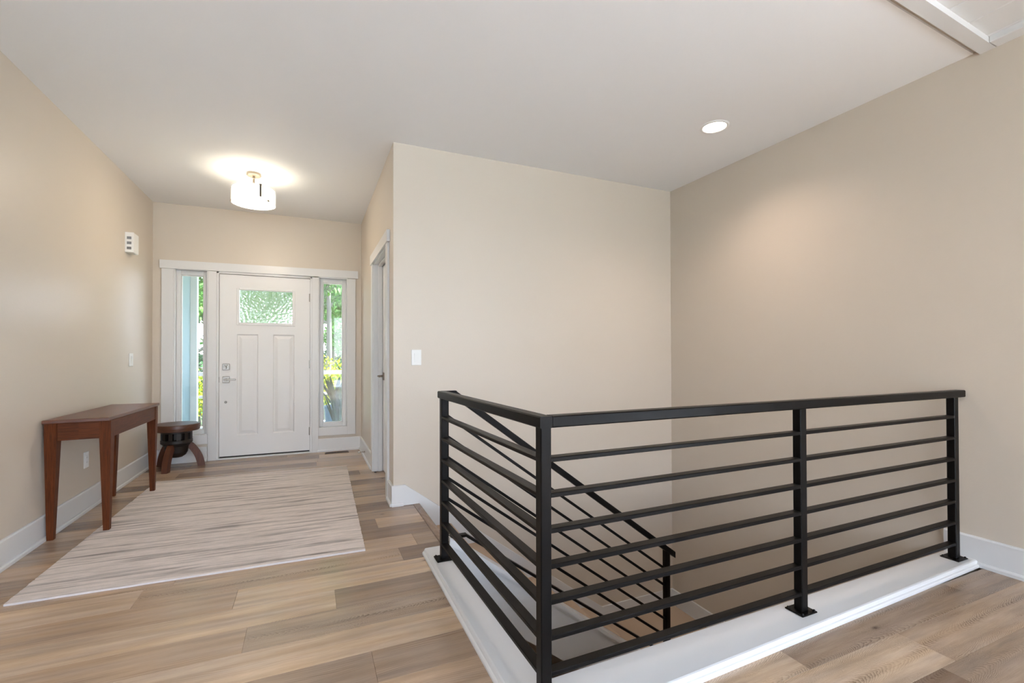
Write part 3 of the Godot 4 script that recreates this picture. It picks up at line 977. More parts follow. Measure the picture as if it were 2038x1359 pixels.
func bar(s: SurfaceTool, a: Vector3, b: Vector3, across: Vector3, w: float, h: float, c := 0.003) -> void:
	# a bar from a to b (its top centre line), w wide along across, h tall (down)
	var u := across.normalized() * w / 2
	var dn := Vector3(0, -h, 0)
	var t := (b - a).normalized()
	var e := across.normalized() * c
	var ring := [-u + Vector3(0, -c, 0), -u + e, u - e, u + Vector3(0, -c, 0), u + dn + Vector3(0, c, 0), u - e + dn, -u + e + dn, -u + dn + Vector3(0, c, 0)]
	var mid := dn / 2
	for i in 8:
		var p: Vector3 = ring[i]
		var q: Vector3 = ring[(i + 1) % 8]
		quad(s, a + p, a + q, b + q, b + p, (p + q) / 2 - mid)
	for i in range(1, 7):
		tri(s, a + ring[0], a + ring[i], a + ring[i + 1], -t)
		tri(s, b + ring[0], b + ring[i], b + ring[i + 1], t)

func railings() -> void:
	var t := thing("guard_railing", "black metal guard railing with horizontal bars standing on the white curb", "railing", P(0.69, 0.032, 1.33))
	var off: Vector3 = t.position
	var cx := 0.6925
	var A := Vector2(cx - 0.0195, 2.468)      # far post of the short run
	var C := Vector2(cx, 1.332)               # corner post
	var R := Vector2(3.206, 1.352)            # post by the right wall
	var Mi := Vector2(1.944, 1.341)
	var dirx := Vector3(R.x - C.x, 0, -(R.y - C.y)).normalized()
	var dirz := Vector3(A.x - C.x, 0, -(A.y - C.y)).normalized()
	var posts := [[A, "post"], [C, "post"], [Mi, "post"], [R, "post"]]
	for p in posts:
		var v: Vector2 = p[0]
		var h := 0.0195
		var po := bx("post", P(v.x - h, 0.037, v.y - h), P(v.x + h, 0.905, v.y + h), M.black, t, 0.0035)
		var pl := bx("base_plate", P(v.x - 0.048, 0.032, v.y - 0.042), P(v.x + 0.048, 0.039, v.y + 0.042), M.black, po, 0.003)
		for sx in [-1, 1]:
			for sd in [-1, 1]:
				var sc := mb()
				lathe(sc, [Vector2(0.0, 0.0062), Vector2(0.004, 0.0055), Vector2(0.006, 0.0)], P(v.x + sx * 0.037, 0.039, v.y + sd * 0.032) - off, 8)
				var so := obj("screw", sc, M.black, t)
	# top rails
	var s1 := mb()
	bar(s1, P(A.x, 0.940, A.y + 0.050) - off, P(C.x, 0.940, C.y - 0.022) - off, dirx, 0.046, 0.038, 0.004)
	obj("top_rail", s1, M.black, t)
	var s2 := mb()
	bar(s2, P(C.x + 0.023, 0.940, C.y) - off, P(XR - 0.008, 0.940, R.y + 0.001) - off, dirz, 0.046, 0.038, 0.004)
	obj("top_rail", s2, M.black, t)
	# seven flat bars in each bay
	var bays := [[A, C, dirx], [C, Mi, dirz], [Mi, R, dirz]]
	for b in bays:
		for k in 7:
			var y := 0.807 - 0.1142 * k
			var s := mb()
			var dv: Vector2 = (b[1] - b[0]).normalized() * 0.018
			var p: Vector2 = b[0] + dv
			var q: Vector2 = b[1] - dv
			bar(s, P(p.x, y, p.y) - off, P(q.x, y, q.y) - off, b[2], 0.037, 0.0155, 0.0025)
			obj("rail_bar", s, M.black, t)

	# railing that follows the flight
	var r := thing("stair_railing", "sloping black stair railing with parallel bars beside the carpeted steps", "railing", P(0.735, 0.032, 2.6))
	var o2: Vector3 = r.position
	var dp := 2.618
	var ac := Vector3(0, 0, 1)
	bx("post", P(0.700, 0.0, dp - 0.02), P(0.738, 0.90, dp + 0.02), M.black, r, 0.003)
	var xl := 2.352
	var pz := nose(xl)
	bx("post", P(xl - 0.0195, -RI * 7 + 0.006, dp - 0.0195), P(xl + 0.0195, pz + 0.905, dp + 0.0195), M.black, r, 0.003)
	bx("base_plate", P(xl - 0.048, -RI * 7, dp - 0.042), P(xl + 0.048, -RI * 7 + 0.007, dp + 0.042), M.black, r, 0.002)
	bx("base_plate", P(0.672, -0.001, dp - 0.044), P(0.760, 0.006, dp + 0.044), M.black, r, 0.002)
	# handrail: level start, slope, square-cut end
	var hs := mb()
	var xa := 0.785
	bar(hs, P(0.700, 0.932, dp) - o2, P(xa, 0.932, dp) - o2, ac, 0.044, 0.040, 0.004)
	bar(hs, P(xa - 0.004, 0.932, dp) - o2, P(2.417, nose(2.417) + 0.928, dp) - o2, ac, 0.044, 0.046, 0.004)
	obj("handrail", hs, M.black, r)
	for k in 6:
		var oy := 0.765 - 0.1195 * k
		var xs := 0.735
		var ys := nose(xs) + oy
		var s := mb()
		if k == 5:
			bar(s, P(0.735, 0.090, dp) - o2, P(0.848, 0.090, dp) - o2, ac, 0.036, 0.016, 0.002)
			bar(s, P(0.846, 0.090, dp) - o2, P(xl - 0.01, nose(xl) + oy, dp) - o2, ac, 0.036, 0.019, 0.002)
		else:
			bar(s, P(xs, ys, dp) - o2, P(xl - 0.01, nose(xl - 0.01) + oy, dp) - o2, ac, 0.020, 0.021, 0.002)
		obj("rail_bar", s, M.black, r)

# ---------------------------------------------------------------- rug, table, stool
func rug() -> void:
	var t := thing("rug", "pale grey and cream streaked rug on the plank floor before the front door", "rug", P(-0.46, 0, 3.98))
	var off: Vector3 = t.position
	var c := [Vector2(-1.272, 2.863), Vector2(0.300, 2.823), Vector2(0.354, 5.07), Vector2(-1.262, 5.118)]
	var n1 := noise(1.0, 61, 2)
	var n2 := noise(1.0, 62, 2)
	var nu := 40
	var nv := 150
	var s := mb()
	var pos := func(i: int, j: int) -> Vector3:
		var u := float(i) / nu
		var v := float(j) / nv
		var a: Vector2 = c[0].lerp(c[1], u)
		var b: Vector2 = c[3].lerp(c[2], u)
		var p := a.lerp(b, v)
		var e := minf(minf(u, 1.0 - u) * 1.58, minf(v, 1.0 - v) * 2.25)
		if i == 0 or i == nu: p.x += 0.003 * n2.get_noise_2d(v * 90.0, u * 9.0)
		if j == 0 or j == nv: p.y += 0.003 * n2.get_noise_2d(u * 90.0, v * 9.0)
		var h := 0.012 + 0.0022 * n1.get_noise_2d(u * 1.4, v * 46.0) + 0.0012 * n2.get_noise_2d(u * 9.0, v * 14.0)
		return P(p.x, h - (0.002 if e < 0.001 else 0.0), p.y) - off
	for j in nv + 1:
		for i in nu + 1:
			var pu: Vector3 = pos.call(mini(i + 1, nu), j) - pos.call(maxi(i - 1, 0), j)
			var pv: Vector3 = pos.call(i, mini(j + 1, nv)) - pos.call(i, maxi(j - 1, 0))
			s.set_normal(pu.cross(pv).normalized())
			s.set_uv(Vector2(float(i) / nu, float(j) / nv))
			s.add_vertex(pos.call(i, j))
	for j in nv:
		for i in nu:
			var a := j * (nu + 1) + i
			for q in [a, a + nu + 1, a + 1, a + 1, a + nu + 1, a + nu + 2]: s.add_index(q)
	obj("pile", s, M.rug, t)
	var e := mb()
	for k in [[0, 0, 1, 0], [0, 1, 0, 2], [1, 0, 2, 3]]: pass
	var prev := Vector3.ZERO
	for side in 4:
		var m := nu if side % 2 == 0 else nv
		for i in m:
			var q: Array = []
			for w in [i, i + 1]:
				var ij: Array = [[w, 0], [nu, w], [nu - w, nv], [0, nv - w]][side]
				q.append(pos.call(ij[0], ij[1]))
			var b0: Vector3 = q[0]
			var b1: Vector3 = q[1]
			b0.y = 0.0005 - off.y
			b1.y = 0.0005 - off.y
			quad(e, q[0], q[1], b1, b0, [Vector3(0, 0, 1), Vector3(1, 0, 0), Vector3(0, 0, -1), Vector3(-1, 0, 0)][side])
	obj("binding", e, M.rug_edge, t)

func console_table() -> void:
	var t := thing("console_table", "narrow reddish brown wooden console table against the left wall", "table", P(-1.335, 0, 4.28))
	var off: Vector3 = t.position
	var top := [Vector2(-1.497, 3.742), Vector2(-1.182, 3.776), Vector2(-1.166, 4.803), Vector2(-1.488, 4.803)]
	var s := mb()
	var mk := func(y: float, ins: float) -> Array:
		var m := Vector2(-1.333, 4.28)
		var r: Array = []
		for p in top:
			var q: Vector2 = p
			q -= Vector2(signf(p.x - m.x), signf(p.y - m.y)) * ins
			r.append(P(q.x, y, q.y) - off)
		return r
	var rings := [mk.call(0.7215, 0.003), mk.call(0.7245, 0.0), mk.call(0.741, 0.0), mk.call(0.744, 0.003)]
	for k in 3:
		for i in 4:
			var j := (i + 1) % 4
			var n: Vector3 = (rings[k][i] + rings[k][j]) / 2
			n.y = [-0.3, 0.0, 0.3][k]
			quad(s, rings[k][i], rings[k][j], rings[k + 1][j], rings[k + 1][i], n, 2)
	for k in [[0, Vector3.DOWN], [3, Vector3.UP]]:
		var r: Array = rings[k[0]]
		quad(s, r[0], r[1], r[2], r[3], k[1], 2)
	obj("tabletop", s, M.cherry_top, t)
	# apron boards
	var ya := 0.612
	var yb := 0.7215
	var a := mb()
	hexa(a, [P(-1.44, ya, 3.772) - off, P(-1.23, ya, 3.792) - off, P(-1.23, yb, 3.792) - off, P(-1.44, yb, 3.772) - off, P(-1.44, ya, 3.79) - off, P(-1.23, ya, 3.81) - off, P(-1.23, yb, 3.81) - off, P(-1.44, yb, 3.79) - off], 0)
	obj("apron", a, M.cherry, t)
	bx("apron", P(-1.197, ya, 3.835), P(-1.179, yb, 4.76), M.cherry, t, 0.002, 2)
	bx("apron", P(-1.490, ya, 3.80), P(-1.472, yb, 4.76), M.cherry, t, 0.002, 2)
	bx("apron", P(-1.45, ya, 4.778), P(-1.215, yb, 4.794), M.cherry, t, 0.002, 0)
	# tapered legs: outer faces plumb, inner faces drawn in
	for l in [[-1.494, 3.762, 1, 1, 0.0], [-1.176, 3.790, -1, 1, 0.0146], [-1.176, 4.799, -1, -1, 0.0146], [-1.492, 4.799, 1, -1, 0.0]]:
		var q: Array = []
		for e in [[0.0 + l[4], 0.032, 0.006 * 0.0], [0.61, 0.060, 0.0], [0.7215, 0.060, 0.0]]:
			var x0: float = l[0] + (0.010 * l[2] if e[0] < 0.1 else 0.0)
			var d0: float = l[1] + (0.012 * l[3] if e[0] < 0.1 else 0.0)
			var x1: float = x0 + l[2] * e[1]
			var d1: float = d0 + l[3] * e[1]
			q.append([P(x0, e[0], d0) - off, P(x1, e[0], d0) - off, P(x1, e[0], d1) - off, P(x0, e[0], d1) - off])
		var g := mb()
		hexa(g, q[0] + q[1], 1)
		hexa(g, q[1] + q[2], 1)
		obj("leg", g, M.cherry, t)

func stool() -> void:
	var c := P(-1.238, 0, 5.70)
	var t := thing("stool", "rustic round wooden stool made from a wheel hub in the corner by the door", "stool", c)
	var s := mb()
	lathe(s, [Vector2(0.0, 0.386), Vector2(0.192, 0.386), Vector2(0.198, 0.392), Vector2(0.200, 0.42), Vector2(0.198, 0.447), Vector2(0.192, 0.453), Vector2(0.0, 0.453)], Vector3.ZERO, 48)
	obj("seat", s, M.seat, t)
	# hub: rings joined by twelve tenons, so that the mortises are real openings
	var h := mb()
	lathe(h, [Vector2(0.0, 0.386), Vector2(0.130, 0.386), Vector2(0.134, 0.382), Vector2(0.134, 0.366), Vector2(0.129, 0.362), Vector2(0.100, 0.362)], Vector3.ZERO, 40)
	lathe(h, [Vector2(0.100, 0.296), Vector2(0.131, 0.296), Vector2(0.136, 0.290), Vector2(0.136, 0.262), Vector2(0.130, 0.256), Vector2(0.118, 0.252), Vector2(0.115, 0.240), Vector2(0.112, 0.236), Vector2(0.104, 0.23), Vector2(0.100, 0.205), Vector2(0.094, 0.165), Vector2(0.078, 0.135), Vector2(0.05, 0.115), Vector2(0.0, 0.110)], Vector3.ZERO, 40)
	lathe(h, [Vector2(0.098, 0.30), Vector2(0.098, 0.362)], Vector3.ZERO, 32)
	for i in 12:
		var a := TAU * (i + 0.35) / 12
		var b := Basis(Vector3.UP, -a)
		var q: Array = []
		for e in [[0.095, -0.016], [0.131, -0.017], [0.131, 0.017], [0.095, 0.016]]:
			q.append(b * Vector3(e[0], 0.294, e[1]))
		for e in [[0.095, -0.016], [0.131, -0.017], [0.131, 0.017], [0.095, 0.016]]:
			q.append(b * Vector3(e[0], 0.364, e[1]))
		hexa(h, q)
	obj("hub", h, M.hub, t)
	# three bent legs cut from the rim
	for an in [258.0, 14.0, 140.0]:
		var a := deg_to_rad(an)
		var dir := Vector3(cos(a), 0, -sin(a))
		var sd := Vector3(-dir.z, 0, dir.x)
		var g := mb()
		var prev: Array = []
		for k in 9:
			var u := k / 8.0
			var rad := 0.085 + 0.125 * pow(u, 0.85) + 0.022 * sin(u * PI)
			var y := 0.258 * (1.0 - u) - 0.0
			var tn := Vector2(0.125 + 0.02 * cos(u * PI), -0.258).normalized()
			var nn := Vector2(-tn.y, tn.x)
			var hw := 0.024
			var th := 0.031 + 0.004 * u
			var ring: Array = []
			for e in [[-1, -1], [1, -1], [1, 1], [-1, 1]]:
				var rr: float = rad + nn.x * th * e[1]
				var yy: float = y + nn.y * th * e[1]
				if k == 8: yy = 0.0
				if k == 0: yy = minf(yy, 0.262)
				ring.append(dir * rr + sd * hw * e[0] + Vector3(0, maxf(yy, 0.0), 0))
			if k > 0: hexa(g, prev + ring, 1)
			prev = ring
		obj("leg", g, M.felloe, t)

# ---------------------------------------------------------------- lamps
func ceiling_lamp() -> void:
	var c := P(-0.457, HC, 4.69)
	var t := thing("ceiling_lamp", "drum ceiling lamp with glowing white shade and nickel strap in the hall", "lamp", c)
	var s := mb()
	lathe(s, [Vector2(0.0, -0.026), Vector2(0.054, -0.026), Vector2(0.060, -0.020), Vector2(0.060, 0.0), Vector2(0.0, 0.0)], Vector3.ZERO, 36)
	obj("canopy", s, M.lamp_metal, t)
	var st := mb()
	lathe(st, [Vector2(0.0085, -0.275), Vector2(0.0085, -0.05), Vector2(0.011, -0.046), Vector2(0.011, -0.026)], Vector3.ZERO, 16)
	obj("stem", st, M.lamp_metal, t)
	var y0 := -0.272
	var y1 := -0.146
	var sh := mb()
	lathe(sh, [Vector2(0.168, y0), Vector2(0.168, y1), Vector2(0.164, y1), Vector2(0.164, y0)], Vector3.ZERO, 64)
	obj("shade", sh, M.shade, t)
	var df := mb()
	lathe(df, [Vector2(0.0, y0 + 0.004), Vector2(0.166, y0 + 0.004), Vector2(0.166, y0 + 0.010), Vector2(0.0, y0 + 0.010)], Vector3.ZERO, 64)
	obj("diffuser", df, M.shade, t)
	var gl := mb()
	lathe(gl, [Vector2(0.176, y0 - 0.002), Vector2(0.176, y1 + 0.005), Vector2(0.1735, y1 + 0.005), Vector2(0.1735, y0 - 0.002), Vector2(0.176, y0 - 0.002)], Vector3.ZERO, 64)
	obj("outer_glass", gl, M.clear, t)
	for a in [292.0, 52.0, 172.0]:
		var an := deg_to_rad(a)
		var b := Basis(Vector3.UP, an)
		var k := mb()
		var q: Array = []
		for y in [y0 + 0.022, y1 + 0.006]:
			for e in [[0.177, -0.009], [0.181, -0.009], [0.181, 0.009], [0.177, 0.009]]: q.append(b * Vector3(e[0], y, e[1]))
		hexa(k, q)
		var q2: Array = []
		for y in [y1 + 0.002, y1 + 0.006]:
			for e in [[0.01, -0.009], [0.181, -0.009], [0.181, 0.009], [0.01, 0.009]]: q2.append(b * Vector3(e[0], y, e[1]))
		hexa(k, q2)
		obj("strap", k, M.lamp_metal, t)
	for a in [315.0, 186.0, 76.0]:
		var b := Basis(Vector3.UP, deg_to_rad(a))
		var k := mb()
		var q: Array = []
		for y in [y0 - 0.004, y0 + 0.012]:
			for e in [[0.172, -0.008], [0.179, -0.008], [0.179, 0.008], [0.172, 0.008]]: q.append(b * Vector3(e[0], y, e[1]))
		hexa(k, q)
		obj("clip", k, M.lamp_metal, t)
	var fi := mb()
	lathe(fi, [Vector2(0.0, y0 - 0.012), Vector2(0.012, y0 - 0.010), Vector2(0.014, y0 - 0.002), Vector2(0.014, y0 + 0.004)], Vector3.ZERO, 18)
	obj("finial", fi, M.lamp_metal, t)
	var o := OmniLight3D.new()
	o.name = "lamp_light"
	o.position = Vector3(0, -0.33, 0)
	o.light_color = Color(1.0, 0.93, 0.84)
	o.light_energy = 0.105
	o.omni_range = 12.0
	o.omni_attenuation = 2.0
	o.light_size = 0.06
	o.shadow_enabled = true
	t.add_child(o)

	# recessed downlights: one over the stairs, others in the great room
	downlight(P(2.645, HC, 2.432), "round recessed downlight glowing in the ceiling over the stairwell", 0.42)

func downlight(at: Vector3, label: String, e: float, group := "") -> void:
	var t := thing("recessed_downlight", label, "downlight", at, "", group)
	var s := mb()
	lathe(s, [Vector2(0.076, -0.001), Vector2(0.080, -0.0075), Vector2(0.090, -0.0065), Vector2(0.0975, -0.001), Vector2(0.0975, 0.0)], Vector3.ZERO, 40)
	obj("trim_ring", s, M.plastic, t)
	var d := mb()
	lathe(d, [Vector2(0.0, -0.003), Vector2(0.078, -0.003), Vector2(0.078, 0.0)], Vector3.ZERO, 36)
	obj("lens", d, M.led, t)
	var l := SpotLight3D.new()
	l.name = "down_light"
	l.position = Vector3(0, -0.02, 0)
	l.rotation_degrees = Vector3(-90, 0, 0)
	l.light_color = Color(1.0, 0.90, 0.83)
	l.light_energy = e
	l.spot_range = 12.0
	l.spot_angle = 70.0
	l.spot_angle_attenuation = 1.0
	l.spot_attenuation = 2.0
	l.light_size = 0.07
	l.shadow_enabled = true
	t.add_child(l)

# ---------------------------------------------------------------- things on the walls and floor
func plate(called: String, label: String, at: Vector3, turn: float, w: float, h: float, kind: String, cat: String) -> void:
	# a wall plate whose face looks along +z before turning
	var t := thing(called, label, cat, at)
	t.rotation.y = turn
	var s := mb()
	box(s, Vector3(-w / 2, -h / 2, 0), Vector3(w / 2, h / 2, 0.006), 0.0025)
	obj("cover_plate", s, M.plastic, t)
	var k := mb()
	if kind == "rocker":
		hexa(k, [Vector3(-0.0165, -0.033, 0.005), Vector3(0.0165, -0.033, 0.005), Vector3(0.0165, -0.033, 0.007), Vector3(-0.0165, -0.033, 0.007), Vector3(-0.0165, 0.033, 0.005), Vector3(0.0165, 0.033, 0.005), Vector3(0.0165, 0.033, 0.012), Vector3(-0.0165, 0.033, 0.012)])
		obj("rocker", k, M.plastic, t)
	else:
		box(k, Vector3(-0.0165, -0.033, 0.005), Vector3(0.0165, 0.033, 0.008), 0.001)
		var o := obj("receptacle", k, M.plastic, t)
		for y in [-0.017, 0.017]:
			for x in [-0.006, 0.006]:
				var z := mb()
				box(z, Vector3(x - 0.001, y - 0.004, 0.0075), Vector3(x + 0.001, y + 0.004, 0.0082))
				obj("slot", z, M.dark, o)

func wall_things() -> void:
	plate("light_switch", "white rocker light switch on the pale wall behind the stairs", P(0.7575, 1.1235, DS - 0.0), 0.0, 0.076, 0.120, "rocker", "light switch")
	plate("light_switch", "white light switch on the left wall between door chime and table", P(XL, 1.107, 5.325), PI / 2, 0.10, 0.120, "rocker", "light switch")
	plate("wall_outlet", "white wall outlet low on the left wall under the console table", P(XL, 0.375, 4.40), PI / 2, 0.078, 0.118, "outlet", "outlet")
	# door chime: slots in its side
	var t := thing("door_chime", "white box-shaped door chime with three slots high on the left wall", "door chime", P(XL, 2.17, 5.24))
	var off: Vector3 = t.position
	var d0 := 5.165
	var d1 := 5.30
	var s := mb()
	box(s, P(XL, 2.072, d0 + 0.008) - off, P(XL + 0.064, 2.252, d1) - off, 0.006)
	# side grille frame
	for r in [[0.0, 0.012, 2.072, 2.252], [0.046, 0.064, 2.072, 2.252], [0.012, 0.046, 2.072, 2.097], [0.012, 0.046, 2.121, 2.143], [0.012, 0.046, 2.167, 2.189], [0.012, 0.046, 2.213, 2.252]]:
		box(s, P(XL + r[0], r[2], d0) - off, P(XL + r[1], r[3], d0 + 0.010) - off, 0.0005)
	obj("housing", s, M.plastic, t)
	for y in [2.097, 2.143, 2.189]:
		var g := mb()
		box(g, P(XL + 0.012, y, d0 + 0.005) - off, P(XL + 0.046, y + 0.024, d0 + 0.009) - off)
		obj("slot", g, mat(Color(0.52, 0.52, 0.53), 0.6), t)
	# floor vent
	var v := thing("floor_vent", "small dark bronze floor register below the right sidelight", "floor vent", P(0.298, 0, 5.845))
	var ov: Vector3 = v.position
	var fr := mb()
	for r in [[0.166, 0.430, 5.800, 5.812], [0.166, 0.430, 5.878, 5.890], [0.166, 0.178, 5.812, 5.878], [0.418, 0.430, 5.812, 5.878], [0.292, 0.304, 5.812, 5.878]]:
		box(fr, P(r[0], -0.002, r[2]) - ov, P(r[1], 0.005, r[3]) - ov, 0.001)
	obj("frame", fr, mat(Color(0.36, 0.28, 0.21), 0.5), v)
	bx("opening", P(0.178, -0.001, 5.812), P(0.418, 0.0015, 5.878), M.dark, v)
	for i in 22:
		var x := 0.183 + 0.0109 * i
		if absf(x - 0.298) < 0.008: continue
		bx("louver", P(x - 0.0018, 0.0, 5.812), P(x + 0.0018, 0.0045, 5.878), mat(Color(0.30, 0.23, 0.17), 0.5), v)
	# door stop
	var ds := thing("door_stop", "small spring door stop with white tip on the baseboard by the side door", "door stop", P(XH - 0.015, 0.07, 5.40))
	var a := mb()
	tube(a, [Vector3(0, 0, 0), Vector3(-0.006, 0, 0)], [0.010, 0.008], 12)
	obj("base", a, M.bronze, ds)
	var b := mb()
	var pts: Array = []
	var rad: Array = []
	for i in 73:
		var an := TAU * i / 8.0
		pts.append(Vector3(-0.006 - 0.050 * i / 72.0, cos(an) * 0.0045, sin(an) * 0.0045))
		rad.append(0.0011)
	tube(b, pts, rad, 5)
	obj("spring", b, M.bronze, ds)
	var cc := mb()
	tube(cc, [Vector3(-0.055, 0, 0), Vector3(-0.068, 0, 0), Vector3(-0.071, 0, 0)], [0.009, 0.009, 0.006], 12)
	obj("rubber_tip", cc, M.plastic, ds)

# ---------------------------------------------------------------- outdoors
func leaf_mesh(m: Material, l := 0.1) -> ArrayMesh:
	var s := mb()
	var a := Vector3(0, 0, 0)
	var b := Vector3(0.32 * l, 0.05 * l, 0.45 * l)
	var c := Vector3(0, -0.06 * l, l)
	var d := Vector3(-0.32 * l, 0.05 * l, 0.45 * l)
	var e := Vector3(0, 0.0, 0.5 * l)
	for t in [[a, b, e], [b, c, e], [c, d, e], [d, a, e]]: tri(s, t[0], t[1], t[2], Vector3.UP)
	s.set_material(m)
	return s.commit()

func foliage(parent: Node3D, blobs: Array, n: int, m: Material, l: float, sd: int) -> void:
	# leaves spread through ellipsoids (centre, radii)
	var r := RandomNumberGenerator.new()
	r.seed = sd
	var mm := MultiMesh.new()
	mm.transform_format = MultiMesh.TRANSFORM_3D
	mm.use_colors = true
	mm.mesh = leaf_mesh(m, l)
	mm.instance_count = n
	for i in n:
		var b: Array = blobs[r.randi() % blobs.size()]
		var v := Vector3(r.randfn(), r.randfn(), r.randfn()).normalized() * pow(r.randf(), 0.45)
		var p: Vector3 = b[0] + v * b[1]
		var q := Basis.from_euler(Vector3(r.randf_range(-0.9, 1.4), r.randf() * TAU, r.randf_range(-0.7, 0.7))).scaled(Vector3.ONE * r.randf_range(0.6, 1.35))
		mm.set_instance_transform(i, Transform3D(q, p))
		var t := r.randf_range(0.65, 1.25)
		mm.set_instance_color(i, Color(t * r.randf_range(0.8, 1.15), t, t * r.randf_range(0.7, 1.1)))
	var o := MultiMeshInstance3D.new()
	o.multimesh = mm
	o.name = "foliage"
	o.set_meta("kind", "stuff")
	parent.add_child(o)

func tree(label: String, x: float, d: float, h: float, lean: float, m: Material, n: int, sd: int, r0 := 0.13) -> void:
	var t := thing("tree", label, "tree", P(x, -0.45, d))
	var r := RandomNumberGenerator.new()
	r.seed = sd
	var s := mb()
	var pts: Array = []
	var rad: Array = []
	for k in 8:
		var u := k / 7.0
		pts.append(Vector3(lean * u + 0.06 * sin(u * 7.0 + sd), h * 0.85 * u, 0.1 * sin(u * 5.0 + sd)))
		rad.append(r0 * (1.0 - 0.75 * u))
	tube(s, pts, rad, 9)
	var blobs: Array = []
	for k in 11:
		var u := r.randf_range(0.25, 0.98)
		var base: Vector3 = pts[int(u * 7)]
		var an := r.randf() * TAU
		var ln := r.randf_range(0.7, 2.0) * (1.15 - 0.5 * u)
		var tip := base + Vector3(cos(an) * ln, r.randf_range(0.3, 1.3), sin(an) * ln)
		tube(s, [base, base.lerp(tip, 0.5) + Vector3(0, 0.08, 0), tip], [r0 * 0.34, r0 * 0.22, r0 * 0.08], 6)
		blobs.append([tip, Vector3(r.randf_range(0.6, 1.1), r.randf_range(0.45, 0.8), r.randf_range(0.6, 1.1))])
		blobs.append([base.lerp(tip, 0.6), Vector3(0.6, 0.5, 0.6)])
	obj("trunk", s, M.bark, t)
	foliage(t, blobs, n, m, 0.15, sd)

func shrub(label: String, x: float, d: float, y: float, w: float, h: float, m: Material, n: int, sd: int, l := 0.07) -> void:
	var t := thing("shrub", label, "shrub", P(x, y, d))
	var r := RandomNumberGenerator.new()
	r.seed = sd
	var s := mb()
	var blobs: Array = []
	for k in 7:
		var an := r.randf() * TAU
		var tip := Vector3(cos(an) * w * 0.33 * r.randf(), h * r.randf_range(0.45, 0.85), sin(an) * w * 0.33 * r.randf())
		tube(s, [Vector3(cos(an) * 0.05, 0, sin(an) * 0.05), tip * 0.55 + Vector3(0, 0.03, 0), tip], [0.014, 0.010, 0.004], 5)
		blobs.append([tip, Vector3(w * 0.28, h * 0.24, w * 0.28)])
	obj("stem", s, M.bark, t)
	foliage(t, blobs, n, m, l, sd)

